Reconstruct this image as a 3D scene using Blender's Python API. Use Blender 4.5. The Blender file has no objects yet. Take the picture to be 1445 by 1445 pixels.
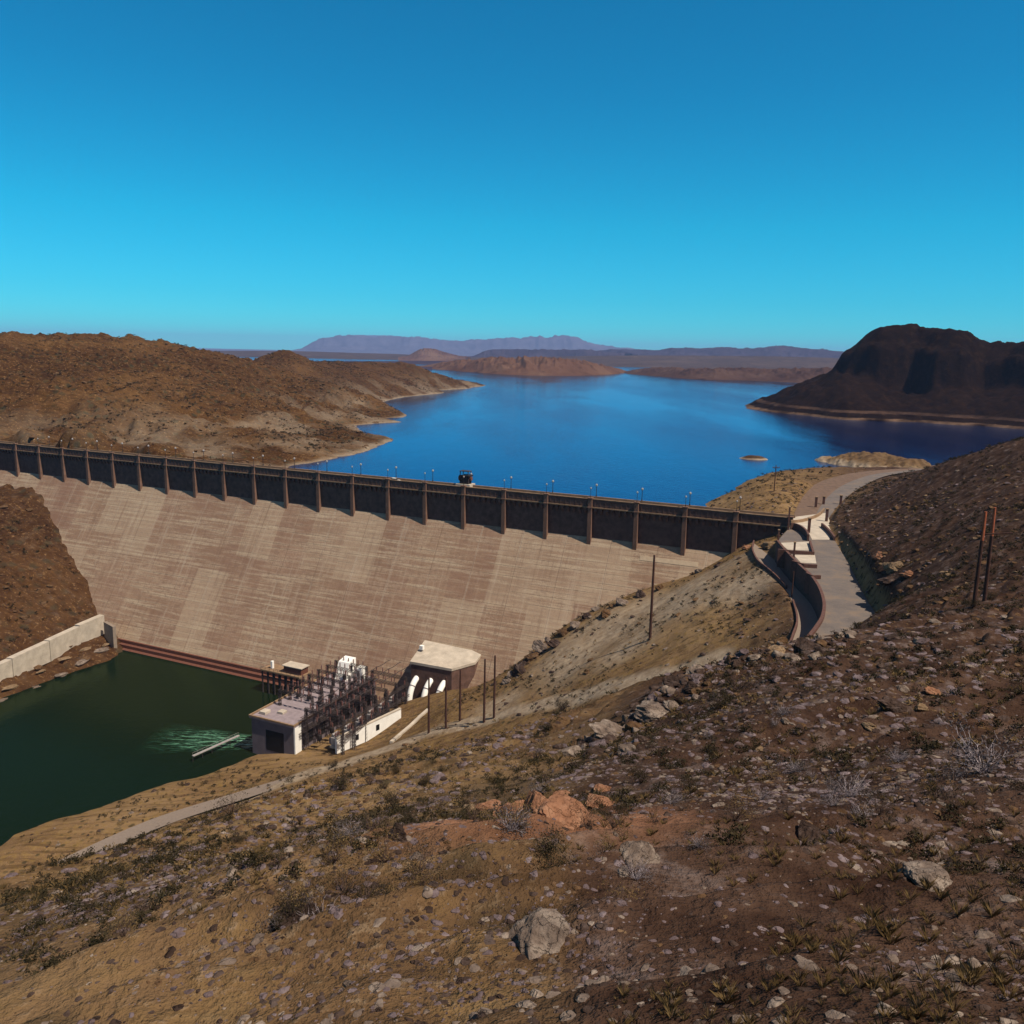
import bpy, math, random
import numpy as np
from mathutils import Vector, Matrix
R = math.radians
random.seed(7); RNG = np.random.default_rng(11)
SC = bpy.context.scene; COL = SC.collection

# ------------------------------------------------------------------ camera maths
F, CC, HZ, H, ROLL = 1200.0, 722.5, 500.0, 50.97, 0.0221
PITCH = math.atan((CC-HZ)/F); CP, SP = math.cos(PITCH), math.sin(PITCH)
def ray(u, v):
    a, b = u-CC, v-CC
    c, s = math.cos(-ROLL), math.sin(-ROLL)
    a, b = a*c-b*s, a*s+b*c
    return np.array([a, F*CP-b*SP, -F*SP-b*CP])/F
def pz(u, v, z):                       # photo direction meets level z
    r = ray(u, v); t = (z-H)/r[2]
    return np.array([r[0]*t, r[1]*t, z])
def pd(u, v, D):                       # photo direction at ground distance D
    r = ray(u, v); t = D/math.hypot(r[0], r[1])
    return np.array([r[0]*t, r[1]*t, H+r[2]*t])
# dam frame: x along the crest (metres from pier 20), y upstream
TH = 0.430; P20 = np.array([73.93, 276.19]); S = 17.0
AX = np.array([math.cos(TH), -math.sin(TH)]); UPS = np.array([math.sin(TH), math.cos(TH)])
def dam(n, d, z):                      # n in bays, d downstream
    p = P20+AX*S*(n-20)-UPS*d
    return np.array([p[0], p[1], z])
def todam(x, y):
    w0, w1 = x-P20[0], y-P20[1]
    return (w0*AX[0]+w1*AX[1])/S+20, -(w0*UPS[0]+w1*UPS[1])
LAKE, TAIL = -8.0, -75.0

# ------------------------------------------------------------------ noise
def _h(ix, iy, s):
    n = (ix*374761393+iy*668265263+s*1274126177) & 0xffffffff
    n = ((n ^ (n >> 13))*1274126177) & 0xffffffff
    return ((n ^ (n >> 16)) & 0xffff)/65535.0
def vnoise(x, y, s=0):
    xi = np.floor(x).astype(np.int64); yi = np.floor(y).astype(np.int64)
    fx = x-xi; fy = y-yi
    fx = fx*fx*fx*(fx*(fx*6-15)+10); fy = fy*fy*fy*(fy*(fy*6-15)+10)
    a = _h(xi, yi, s); b = _h(xi+1, yi, s); c = _h(xi, yi+1, s); d = _h(xi+1, yi+1, s)
    return (a*(1-fx)+b*fx)*(1-fy)+(c*(1-fx)+d*fx)*fy-0.5
def sst(a, b, x):
    t = np.clip((x-a)/(b-a), 0, 1); return t*t*(3-2*t)

# ------------------------------------------------------------------ objects
def tag(o, label=None, cat=None, group=None, kind=None):
    if label: o['label'] = label
    if cat: o['category'] = cat
    if group: o['group'] = group
    if kind: o['kind'] = kind
    return o
def empty(name, loc=(0, 0, 0), rz=0):
    o = bpy.data.objects.new(name, None); COL.objects.link(o)
    o.location = [float(c) for c in loc]; o.rotation_euler = (0, 0, rz); o.empty_display_size = .5
    return o
def link(name, me, mat, parent=None, loc=None):
    if mat and not me.materials: me.materials.append(mat)
    o = bpy.data.objects.new(name, me); COL.objects.link(o)
    if parent: o.parent = parent
    if loc is not None: o.location = [float(c) for c in loc]
    return o
def npmesh(name, V, Fc, smooth=False):
    V = np.asarray(V, np.float32); Fc = np.asarray(Fc, np.int32)
    me = bpy.data.meshes.new(name); k = Fc.shape[1]
    me.vertices.add(len(V)); me.vertices.foreach_set('co', V.ravel())
    me.loops.add(Fc.size); me.loops.foreach_set('vertex_index', Fc.ravel())
    me.polygons.add(len(Fc)); me.polygons.foreach_set('loop_start', np.arange(0, Fc.size, k, dtype=np.int32))
    me.polygons.foreach_set('use_smooth', np.full(len(Fc), smooth))
    me.update(calc_edges=True); me.validate()
    return me
class MB:
    def __init__(s): s.v = []; s.f = []
    def add(s, V, Fc):
        o = len(s.v); s.v += [tuple(map(float, p)) for p in V]; s.f += [tuple(i+o for i in f) for f in Fc]; return s
    def box(s, x0, x1, y0, y1, z0, z1):
        return s.add([(x0,y0,z0),(x1,y0,z0),(x1,y1,z0),(x0,y1,z0),(x0,y0,z1),(x1,y0,z1),(x1,y1,z1),(x0,y1,z1)],
            [(3,2,1,0),(4,5,6,7),(0,1,5,4),(1,2,6,5),(2,3,7,6),(3,0,4,7)])
    def bar(s, a, b, r0, r1=None, n=8):
        r1 = r0 if r1 is None else r1
        a = Vector(a); b = Vector(b); d = (b-a).normalized()
        q = d.to_track_quat('Z', 'Y'); V = []
        for p, r in ((a, r0), (b, r1)):
            for i in range(n):
                t = 2*math.pi*(i+.5)/n; V.append(p+q @ Vector((r*math.cos(t), r*math.sin(t), 0)))
        Fc = [(i, (i+1) % n, n+(i+1) % n, n+i) for i in range(n)]
        return s.add(V, Fc+[tuple(range(n-1, -1, -1)), tuple(range(n, 2*n))])
    def lathe(s, prof, c=(0, 0, 0), n=12):
        V = []; Fc = []
        for r, z in prof:
            for i in range(n):
                t = 2*math.pi*i/n; V.append((c[0]+r*math.cos(t), c[1]+r*math.sin(t), c[2]+z))
        for k in range(len(prof)-1):
            for i in range(n):
                j = (i+1) % n; Fc.append((k*n+i, k*n+j, (k+1)*n+j, (k+1)*n+i))
        Fc += [tuple(range(n-1, -1, -1)), tuple(range((len(prof)-1)*n, len(prof)*n))]
        return s.add(V, Fc)
    def tube(s, pts, r, n=12):
        V = []; Fc = []; P = [Vector(p) for p in pts]
        for k, p in enumerate(P):
            d = (P[min(k+1, len(P)-1)]-P[max(k-1, 0)]).normalized(); q = d.to_track_quat('Z', 'Y')
            for i in range(n):
                t = 2*math.pi*i/n; V.append(p+q @ Vector((r*math.cos(t), r*math.sin(t), 0)))
        for k in range(len(P)-1):
            for i in range(n):
                j = (i+1) % n; Fc.append((k*n+i, k*n+j, (k+1)*n+j, (k+1)*n+i))
        return s.add(V, Fc+[tuple(range(n-1, -1, -1)), tuple(range((len(P)-1)*n, len(P)*n))])
    def prism(s, poly, z0, z1):        # plan outline given counter-clockwise
        n = len(poly)
        V = [(p[0], p[1], z0) for p in poly]+[(p[0], p[1], z1) for p in poly]
        return s.add(V, [tuple(range(n-1, -1, -1)), tuple(range(n, 2*n))]+[(i, (i+1) % n, n+(i+1) % n, n+i) for i in range(n)])
    def mesh(s, name, bevel=0, smooth=False):
        me = bpy.data.meshes.new(name); me.from_pydata(s.v, [], s.f)
        if bevel:
            import bmesh
            b = bmesh.new(); b.from_mesh(me)
            bmesh.ops.bevel(b, geom=[e for e in b.edges if e.is_manifold and e.calc_face_angle(0) > .6], offset=bevel, segments=1, affect='EDGES')
            b.to_mesh(me); b.free()
        if smooth: me.polygons.foreach_set('use_smooth', [True]*len(me.polygons))
        me.update(); return me
    def build(s, name, mat, parent=None, bevel=0, smooth=False, loc=None):
        return link(name, s.mesh(name, bevel, smooth), mat, parent, loc)
def copy_tree(o, parent=None):
    c = o.copy(); COL.objects.link(c); c.parent = parent
    for ch in list(o.children): copy_tree(ch, c)
    return c

# ------------------------------------------------------------------ materials
class NT:
    def __init__(s, name):
        s.m = bpy.data.materials.new(name); s.m.use_nodes = True; s.t = s.m.node_tree
        s.b = s.t.nodes['Principled BSDF']; s.b.inputs['Roughness'].default_value = .9
        s.b.inputs['Specular IOR Level'].default_value = .15
    def n(s, typ, **kw):
        nd = s.t.nodes.new(typ)
        for k, v in kw.items():
            if k[0] == '_': setattr(nd, k[1:], v)
            else:
                key = int(k[1:]) if k[0] == 'i' and k[1:].isdigit() else k.replace('__', ' ')
                if isinstance(v, bpy.types.NodeSocket): s.t.links.new(v, nd.inputs[key])
                else: nd.inputs[key].default_value = v
        return nd
    def coord(s, kind='Object', scale=(1, 1, 1), rot=(0, 0, 0)):
        c = s.n('ShaderNodeTexCoord').outputs[kind]
        return s.n('ShaderNodeMapping', Vector=c, Scale=scale, Rotation=rot).outputs[0]
    def noise(s, vec, scale, detail=5, rough=.6, dist=0):
        return s.n('ShaderNodeTexNoise', Vector=vec, Scale=scale, Detail=detail, Roughness=rough, Distortion=dist).outputs['Fac']
    def ramp(s, fac, stops):
        nd = s.n('ShaderNodeValToRGB', Fac=fac); e = nd.color_ramp.elements
        while len(e) < len(stops): e.new(.5)
        for el, (p, c) in zip(e, stops):
            el.position = p; el.color = (*c, 1) if len(c) == 3 else c
        return nd.outputs[0]
    def fr(s, fac, a, b):              # scalar ramp
        return s.n('ShaderNodeMapRange', Value=fac, i1=a, i2=b).outputs[0]
    def mix(s, fac, a, b, mode='MIX'):
        nd = s.n('ShaderNodeMix', _data_type='RGBA', _blend_type=mode)
        for k, v in ((0, fac), (6, a), (7, b)):
            if isinstance(v, bpy.types.NodeSocket): s.t.links.new(v, nd.inputs[k])
            else: nd.inputs[k].default_value = (*v, 1) if isinstance(v, tuple) and len(v) == 3 else v
        return nd.outputs[2]
    def math(s, op, a, b=0.0):
        nd = s.n('ShaderNodeMath', _operation=op)
        for k, v in ((0, a), (1, b)):
            if isinstance(v, bpy.types.NodeSocket): s.t.links.new(v, nd.inputs[k])
            else: nd.inputs[k].default_value = v
        return nd.outputs[0]
    def sep(s, vec): return s.n('ShaderNodeSeparateXYZ', Vector=vec).outputs
    def attr(s, name): return s.n('ShaderNodeAttribute', _attribute_name=name)
    def out(s, col, rough=None, bump=None, strength=.5, dist=.1, spec=None):
        if isinstance(col, tuple): s.b.inputs['Base Color'].default_value = (*col, 1)
        else: s.t.links.new(col, s.b.inputs['Base Color'])
        if rough is not None: s.b.inputs['Roughness'].default_value = rough
        if spec is not None: s.b.inputs['Specular IOR Level'].default_value = spec
        if bump is not None:
            bp = s.n('ShaderNodeBump', Height=bump, Strength=strength, Distance=dist)
            s.t.links.new(bp.outputs[0], s.b.inputs['Normal'])
        return s.m
def plain(name, c, var=.25, scale=3, rough=.8, metal=0, kind='Object'):
    t = NT(name); co = t.coord(kind)
    f = t.noise(co, scale, 5, .65)
    dk = tuple(x*(1-var) for x in c); lt = tuple(min(1, x*(1+var)) for x in c)
    t.b.inputs['Metallic'].default_value = metal
    return t.out(t.ramp(f, [(.3, dk), (.7, lt)]), rough, f, .2, .05)

def mat_terrain(name, dark, mid, light, rockc, grass, big=.03, small=.5, speck=.35, fine=4.0):
    t = NT(name); co = t.coord('Object')
    f1 = t.noise(co, big, 6, .62); f2 = t.noise(co, small, 6, .7); f3 = t.noise(co, fine, 4, .7)
    c = t.ramp(f1, [(.3, dark), (.5, mid), (.72, light)])
    c = t.mix(t.fr(f2, .48, .66), c, grass)
    c = t.mix(t.fr(f3, .56, .68), c, rockc)
    # scattered dark scrub too small to model
    v = t.n('ShaderNodeTexVoronoi', Vector=co, Scale=speck, Randomness=1.0)
    vs = t.math('MULTIPLY', t.fr(v.outputs['Distance'], .38, .2), t.fr(t.noise(co, big*3, 3), .42, .56))
    c = t.mix(t.math('MULTIPLY', vs, .8), c, (.035, .032, .018))
    la = t.noise(t.coord('Object', (.05, .5, .35), (0, 0, R(-4))), 1, 5, .65, .3)
    c = t.mix(t.math('MULTIPLY', t.fr(la, .5, .36), .6), c, tuple(x*.5 for x in dark)); c = t.mix(t.math('MULTIPLY', t.fr(la, .56, .7), .45), c, light)
    a = t.attr('soil')                      # r pale earth, g red rock, b darker ground tone
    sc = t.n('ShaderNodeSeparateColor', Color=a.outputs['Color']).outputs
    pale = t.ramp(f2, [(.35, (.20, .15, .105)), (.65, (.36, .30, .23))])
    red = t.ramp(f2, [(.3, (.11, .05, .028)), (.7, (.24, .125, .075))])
    dkc = t.ramp(f2, [(.35, (.024, .012, .008)), (.56, (.062, .036, .025)), (.72, (.15, .115, .105))])
    c = t.mix(sc[2], c, dkc); c = t.mix(sc[0], c, pale); c = t.mix(sc[1], c, red)
    hgt = t.math('ADD', t.math('MULTIPLY', f2, .7), t.math('MULTIPLY', f3, .3))
    return t.out(c, .95, hgt, .9, .6, spec=.05)

M = {}
M['bank'] = mat_terrain('bank_soil', (.095, .055, .026), (.16, .098, .048), (.24, .16, .085), (.27, .19, .115), (.19, .12, .042), .025, .45, .5, 3.5)
M['left'] = mat_terrain('left_hill_soil', (.024, .010, .004), (.056, .026, .0095), (.12, .064, .026), (.20, .12, .058), (.06, .031, .011), .012, .16, .16, .8)  # soil tones; contrast widened to paint in lit ledges and shaded hollows

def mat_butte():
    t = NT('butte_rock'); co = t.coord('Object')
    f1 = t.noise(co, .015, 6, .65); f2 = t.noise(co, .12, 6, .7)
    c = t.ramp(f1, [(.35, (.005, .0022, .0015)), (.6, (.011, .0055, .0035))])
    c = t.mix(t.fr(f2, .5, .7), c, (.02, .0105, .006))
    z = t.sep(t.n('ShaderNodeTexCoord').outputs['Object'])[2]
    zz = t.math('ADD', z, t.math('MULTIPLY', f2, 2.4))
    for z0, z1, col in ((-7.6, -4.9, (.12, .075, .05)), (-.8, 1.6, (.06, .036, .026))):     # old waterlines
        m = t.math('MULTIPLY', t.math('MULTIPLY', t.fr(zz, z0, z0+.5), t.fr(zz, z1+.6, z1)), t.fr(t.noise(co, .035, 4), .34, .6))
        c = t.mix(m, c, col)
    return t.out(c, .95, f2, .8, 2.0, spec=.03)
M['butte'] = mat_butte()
def mat_far(name, a, b, c):
    t = NT(name); co = t.coord('Object')
    f = t.noise(co, .004, 8, .65); g = t.noise(co, .02, 5, .7)
    k = t.ramp(f, [(.3, a), (.5, b), (.7, c)])
    k = t.mix(t.fr(g, .55, .7), k, tuple(x*.55 for x in a))
    return t.out(k, 1, g, .5, 8.0, spec=0)
M['brownfar'] = mat_far('far_shore_soil', (.06, .03, .019), (.095, .05, .032), (.14, .085, .055))
M['mauvefar'] = mat_far('far_headland_soil', (.035, .018, .014), (.06, .034, .026), (.09, .055, .042))
M['purple'] = mat_far('far_mountain_rock', (.024, .018, .03), (.036, .027, .042), (.055, .042, .06))
M['mesa'] = mat_far('mesa_rock', (.05, .048, .07), (.075, .07, .10), (.11, .10, .13))
M['plain'] = mat_far('plain_soil', (.04, .028, .025), (.06, .042, .035), (.085, .06, .048))

def mat_face():
    t = NT('dam_face_concrete'); oc = t.n('ShaderNodeTexCoord').outputs['Object']; x, y, z = t.sep(oc)
    n1 = t.noise(oc, .05, 5, .6); n2 = t.noise(oc, .6, 5, .7)
    st = t.n('ShaderNodeMapping', Vector=oc, Scale=(.05, .05, .9)).outputs[0]
    stripe = t.noise(st, 1, 6, .65)
    c = t.ramp(n1, [(.3, (.20, .122, .082)), (.7, (.30, .200, .138))])
    c = t.mix(t.fr(stripe, .44, .64), c, (.38, .295, .21))
    n3 = t.noise(oc, 2.2, 4, .75); c = t.mix(t.math('MULTIPLY', t.fr(n3, .52, .36), .5), c, (.16, .105, .072)); c = t.mix(t.math('MULTIPLY', t.fr(n2, .5, .34), .55), c, (.17, .11, .08))
    # pour blocks: one tint each
    bx = t.math('FLOOR', t.math('MULTIPLY', x, 1/S)); zw = t.math('ADD', z, t.math('MULTIPLY', t.n('ShaderNodeTexWhiteNoise', _noise_dimensions='1D', W=bx).outputs[0], 9))
    bz = t.math('FLOOR', t.math('MULTIPLY', zw, 1/34.0))
    wn = t.n('ShaderNodeTexWhiteNoise', _noise_dimensions='3D', Vector=t.n('ShaderNodeCombineXYZ', X=bx, Y=bz).outputs[0]).outputs[0]
    c = t.mix(t.math('MULTIPLY', t.fr(wn, .45, 1.0), t.fr(t.noise(t.n('ShaderNodeMapping', Vector=oc, Scale=(.03, .03, .05)).outputs[0], 1, 4, .6), .36, .62)), c, t.mix(.6, c, (.185, .10, .072)))
    c = t.mix(t.math('MULTIPLY', t.fr(wn, .35, 0), .4), c, (.40, .315, .225))
    # vertical joints and the pale runs that leak from them
    fx = t.math('ABSOLUTE', t.math('SUBTRACT', t.math('FRACT', t.math('ADD', t.math('MULTIPLY', x, 1/S), t.math('MULTIPLY', n2, .02))), .5))
    j = t.math('MULTIPLY', t.fr(fx, .025, .008), t.fr(t.noise(t.n('ShaderNodeMapping', Vector=oc, Scale=(.06, .06, .05)).outputs[0], 1, 3), .46, .58))
    c = t.mix(t.math('MULTIPLY', j, .45), c, (.48, .40, .31))
    c = t.mix(t.math('MULTIPLY', t.fr(fx, .009, .004), .55), c, (.11, .07, .05))
    # lift lines
    fz = t.math('FRACT', t.math('MULTIPLY', z, 1/1.6))
    l = t.math('MULTIPLY', t.fr(fz, .16, .0), t.fr(stripe, .4, .6))
    c = t.mix(t.math('MULTIPLY', l, .6), c, (.14, .092, .062))
    run = t.noise(t.n('ShaderNodeMapping', Vector=oc, Scale=(.55, .02, .018)).outputs[0], 1, 5, .7)
    c = t.mix(t.math('MULTIPLY', t.fr(run, .56, .74), .45), c, (.42, .34, .26)); c = t.mix(t.math('MULTIPLY', t.fr(run, .45, .28), .5), c, (.15, .09, .065))
    # rust brown tide mark along the toe
    toe = t.fr(t.math('ADD', z, t.math('MULTIPLY', stripe, 4)), -71, -73.2)
    c = t.mix(t.math('MULTIPLY', toe, .85), c, (.13, .05, .03))
    hgt = t.math('ADD', t.math('MULTIPLY', n2, .6), t.math('MULTIPLY', l, -.5))
    return t.out(c, .92, hgt, .45, .3, spec=.1)
M['face'] = mat_face()
M['wall'] = plain('crest_wall_concrete', (.105, .062, .05), .35, .5)
M['pier'] = plain('pier_concrete', (.16, .092, .066), .25, .4)
M['coping'] = plain('coping_concrete', (.22, .145, .09), .25, .5)
M['deck'] = plain('deck_concrete', (.22, .175, .14), .2, .5)
M['pale'] = plain('pale_concrete', (.40, .35, .29), .2, .35)
M['repair'] = plain('repair_concrete', (.36, .28, .20), .15, .6)
M['white'] = plain('white_paint', (.74, .74, .72), .08, .5, .6)
M['grey'] = plain('grey_plaster', (.13, .11, .125), .15, .4)
M['roof'] = plain('roof_gravel', (.23, .19, .205), .2, .6)
M['steel'] = plain('weathered_steel', (.045, .035, .035), .3, 2, .7)
M['dark'] = plain('dark_metal', (.025, .02, .02), .3, 2, .6)
M['rust'] = plain('rusty_metal', (.12, .05, .035), .3, 2, .8)
M['porc'] = plain('brown_porcelain', (.11, .05, .045), .25, 4, .3)
M['tank'] = plain('tank_paint', (.27, .25, .25), .2, 1.5, .5)
M['pole'] = plain('creosoted_wood', (.06, .03, .024), .35, 2.5, .9)
M['polelit'] = plain('sunlit_pole_wood', (.30, .09, .045), .3, 2.5, .9)  # sunlight on the upper poles put into a brighter, redder wood colour
M['stone'] = plain('road_wall_stone', (.10, .052, .042), .3, 1.5)
def mat_road():
    t = NT('road_asphalt'); co = t.coord('Object')
    a = t.noise(co, .18, 6, .7); b = t.noise(co, 3.5, 4, .7)
    c = t.ramp(a, [(.34, (.17, .128, .098)), (.5, (.125, .106, .098)), (.68, (.098, .084, .08))])
    c = t.mix(t.fr(b, .56, .7), c, (.2, .165, .135))
    return t.out(c, .9, b, .3, .03)
M['road'] = mat_road()
M['gravel'] = plain('gravel_track', (.20, .16, .132), .15, 2.0)
M['shoulder'] = plain('gravel_shoulder', (.13, .085, .06), .3, .6)
M['glassdark'] = plain('dark_opening', (.012, .012, .014), .2, 1, .4)
M['paintcar'] = plain('pale_car_paint', (.7, .68, .6), .04, 1, .3)
M['bone'] = plain('bleached_twig', (.30, .26, .28), .3, 8)
def mat_rock(name, a, b, c):
    t = NT(name); co = t.coord('Object'); oi = t.n('ShaderNodeObjectInfo').outputs['Random']
    wv = t.n('ShaderNodeVectorMath', _operation='ADD', i0=co, i1=t.n('ShaderNodeTexNoise', Vector=co, Scale=3.0, Detail=4.0).outputs['Color']).outputs[0]
    ck = t.n('ShaderNodeTexVoronoi', _feature='DISTANCE_TO_EDGE', Vector=wv, Scale=1.3).outputs['Distance']
    f = t.noise(co, 1.6, 7, .68); g = t.noise(co, 9, 5, .7)
    k = t.ramp(f, [(.32, a), (.5, b), (.7, c)])
    k = t.mix(t.fr(g, .55, .7), k, tuple(x*.6 for x in a))
    k = t.mix(t.math('MULTIPLY', oi, .35), k, tuple(x*.6 for x in b))
    k = t.mix(t.math('MULTIPLY', t.fr(ck, .022, .0), .7), k, tuple(x*.3 for x in a))
    return t.out(k, .95, t.math('ADD', t.math('ADD', f, t.math('MULTIPLY', g, .4)), t.math('MULTIPLY', t.fr(ck, 0, .04), .25)), .7, .12, spec=.05)
M['rockgrey'] = mat_rock('grey_rock', (.075, .055, .045), (.15, .115, .095), (.30, .25, .21))
M['rockred'] = mat_rock('red_rock', (.16, .075, .042), (.25, .125, .075), (.36, .215, .14))
M['rockdark'] = mat_rock('dark_rock', (.022, .014, .011), (.05, .033, .027), (.12, .09, .08))
M['rockmauve'] = mat_rock('mauve_rock', (.06, .042, .042), (.12, .09, .095), (.22, .18, .19))
M['rockbrown'] = mat_rock('brown_rock', (.05, .027, .014), (.10, .058, .031), (.17, .11, .065))
M['rocktan'] = mat_rock('tan_rock', (.12, .075, .04), (.19, .13, .08), (.29, .21, .14))
def mat_leaf(name, a, b):
    t = NT(name); co = t.coord('Object'); oi = t.n('ShaderNodeObjectInfo').outputs['Random']
    f = t.noise(co, 2.5, 3, .6)
    k = t.ramp(f, [(.35, a), (.65, b)])
    k = t.mix(t.math('MULTIPLY', oi, .5), k, tuple(x*.55 for x in a))
    return t.out(k, .85, spec=.1)
M['leaf'] = mat_leaf('scrub_leaf', (.018, .016, .008), (.05, .038, .02))
M['sage'] = mat_leaf('sage_leaf', (.06, .05, .053), (.125, .108, .115))
M['straw'] = mat_leaf('dry_grass', (.10, .065, .026), (.19, .13, .06))
M['twig'] = plain('scrub_twig', (.085, .055, .045), .3, 6)

# ------------------------------------------------------------------ water
def mat_water(name, col, tint, refl, s1, s2, bump, rough, dist, ior):
    t = NT(name); co = t.coord('Object')
    w = t.noise(co, s1, 6, .62); w2 = t.noise(t.coord('Object', (1, .35, 1), (0, 0, R(25))), s2, 4, .6)
    broad = t.noise(t.coord('Object', (1, .22, 1), (0, 0, R(-8))), .006, 5, .6)
    calm = t.fr(broad, .4, .62)                     # wind patches ruffle some of the surface
    c = t.mix(calm, col, tint)
    h = t.math('MULTIPLY', t.math('ADD', w, w2), t.math('ADD', t.math('MULTIPLY', calm, 1.5), .4))
    t.t.nodes.remove(t.b)
    nb = t.n('ShaderNodeBump', Height=h, Strength=bump, Distance=dist).outputs[0]
    d = t.n('ShaderNodeBsdfDiffuse', Color=c); g = t.n('ShaderNodeBsdfGlossy', Color=(*refl, 1), Roughness=rough, Normal=nb)
    fz = t.n('ShaderNodeFresnel', IOR=ior, Normal=nb)
    mx = t.n('ShaderNodeMixShader', i0=fz.outputs[0], i1=d.outputs[0], i2=g.outputs[0])
    t.t.links.new(mx.outputs[0], t.t.nodes['Material Output'].inputs['Surface'])
    return t.m
M['lake'] = mat_water('lake_water', (.002, .010, .052), (.003, .014, .066), (.60, .74, 1.0), .35, .12, .16, .07, 1.0, 1.46)
M['tail'] = mat_water('river_water', (.004, .0085, .004), (.005, .011, .005), (.45, .56, .30), .5, .2, .09, .12, .5, 1.2)
def mat_foam():
    t = NT('churned_water'); co = t.coord('Object', (.35, 2.2, 1))
    f = t.noise(co, .6, 7, .7, 1.0)
    e = t.attr('soil').outputs['Color']
    k = t.math('MULTIPLY', t.fr(f, .47, .66), e)
    t.t.links.new(t.fr(k, 0, .22), t.b.inputs['Alpha'])
    c = t.mix(k, (.012, .07, .035), (.2, .42, .30))
    return t.out(c, .35, f, .3, .3, spec=.4)
M['foam'] = mat_foam()

# ------------------------------------------------------------------ terrain surfaces
class TPS:
    def __init__(s, P, lam=.02):
        P = np.array(P, float); s.c = P[:, :2].mean(0); s.k = 100.0
        X = (P[:, :2]-s.c)/s.k; n = len(X)
        A = np.zeros((n+3, n+3)); A[:n, :n] = s.U(X, X)+lam*np.eye(n)
        A[:n, n] = 1; A[:n, n+1:] = X; A[n, :n] = 1; A[n+1:, :n] = X.T
        s.w = np.linalg.solve(A, np.concatenate([P[:, 2], [0, 0, 0]])); s.X = X
    def U(s, a, b):
        d = ((a[:, None, :]-b[None])**2).sum(-1); return np.where(d > 1e-12, .5*d*np.log(d+1e-12), 0)
    def __call__(s, x, y):
        x = np.asarray(x, float); sh = x.shape
        Q = (np.stack([x.ravel(), np.asarray(y, float).ravel()], 1)-s.c)/s.k; o = np.empty(len(Q))
        for i in range(0, len(Q), 20000):
            q = Q[i:i+20000]; n = len(s.X)
            o[i:i+20000] = s.U(q, s.X) @ s.w[:n]+s.w[n]+q @ s.w[n+1:]
        return o.reshape(sh)
def polysd(x, y, poly):                # signed distance, negative inside
    d = np.full(x.shape, 1e9); ins = np.zeros(x.shape, bool); n = len(poly)
    for i in range(n):
        ax, ay = poly[i][:2]; bx, by = poly[(i+1) % n][:2]
        ex, ey = bx-ax, by-ay; wx, wy = x-ax, y-ay
        t = np.clip((wx*ex+wy*ey)/(ex*ex+ey*ey+1e-9), 0, 1)
        d = np.minimum(d, np.hypot(wx-t*ex, wy-t*ey))
        c = ((ay > y) != (by > y)) & (x < (bx-ax)*(y-ay)/((by-ay)+1e-12)+ax)
        ins ^= c
    return np.where(ins, -d, d)

# --- road geometry on the right abutment (plan outlines)
Z_UP, Z_LO = 0.0, -5.5
wall_top = [pz(u, v, .7) for u, v in [(1097,762),(1106,773),(1118,786),(1131,799),(1146,813),(1157,830),(1163,850),(1161,868),(1153,882),(1143,895),(1128,912)]]
outer_par = [pz(u, v, Z_LO+1) for u, v in [(1064,762),(1062,774),(1069,789),(1081,799),(1095,811),(1110,826),(1119,845),(1124,862),(1125,876),(1120,891),(1113,908),(1098,924)]]
road_right = [pz(u, v, Z_UP) for u, v in [(1164,741),(1180,766),(1200,800),(1222,845),(1240,872),(1262,900)]]
up_poly = wall_top[:]+road_right[::-1]+[pz(1150,741,0), pz(1118,741,0)]
lo_poly = outer_par[:]+[p+np.array([2.2, .4, 0]) for p in wall_top[::-1]]
lane_l = [pz(u, v, z) for u, v, z in [(1118,741,0),(1122,722,0),(1134,700,.2),(1155,681,.8),(1195,669,1.5),(1240,663.5,2),(1292,660.5,2)]]
lane_r = [pz(u, v, z) for u, v, z in [(1164,741,0),(1176,722,0),(1192,704,.2),(1213,689,.8),(1243,674,1.5),(1272,667.5,2),(1310,663,2)]]
lane_m = [a*.42+b*.58 for a, b in zip(lane_l, lane_r)]
lane_poly = lane_l+lane_r[::-1]
def onbank(u, v):                      # the even bank that falls from the road wall to the dam and the track
    for D in np.arange(130, 330, .25):
        p = pd(u, v, D)
        if p[2] <= -5.8-.61*(57.5+(p[1]-166)*.192-p[0]): return p
    return p
track_c = [pz(u, v, z) for u, v, z in [(-150,1350,-72),(-40,1290,-71.5),(60,1240,-71.2),(130,1205,-70.8),(230,1160,-70),(330,1128,-69),(400,1106,-68),(470,1083,-66),(530,1062,-64),(606,1037,-60.3)]]+[onbank(u, v) for u, v in [(700,1014),(790,988),(880,967),(950,946),(1010,925)]]

CT = []                                # right bank control points
def c_(*pts): CT.extend(pts)
# hill the photographer stands on
c_((0,0,49.0),(0,-15,55.),(15,0,53.5),(-15,0,44.5),(40,-10,62),(-50,-10,30),(90,20,66),(-90,20,8),(-130,60,-30))
for v, L in {1440:[(30,8.5),(400,6),(722,4.9),(1050,4.3),(1420,4.1)],1300:[(30,26),(200,16),(400,11.5),(722,8.6),(1050,7.6),(1420,7.2)],
  1230:[(80,62),(250,26),(430,17),(722,12),(1050,11),(1420,10.5)],1162:[(310,88),(500,40),(722,19),(1050,16),(1420,14.5)],
  1100:[(480,79),(600,55),(722,36),(900,29),(1050,26),(1250,23.5),(1420,22)],1050:[(650,80),(760,64),(840,59),(1000,38),(1200,34),(1420,32)],
  1000:[(905,66),(1000,49),(1200,44),(1420,42)],950:[(1000,73),(1100,65),(1250,60),(1420,58)],905:[(1100,78),(1160,80),(1250,84),(1420,84)]}.items():
    for u, D in L: c_(pd(u, v, D))
c_(pd(960,966,71), pd(1235,880,97), pd(1300,872,118), pd(1420,865,112))
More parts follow.
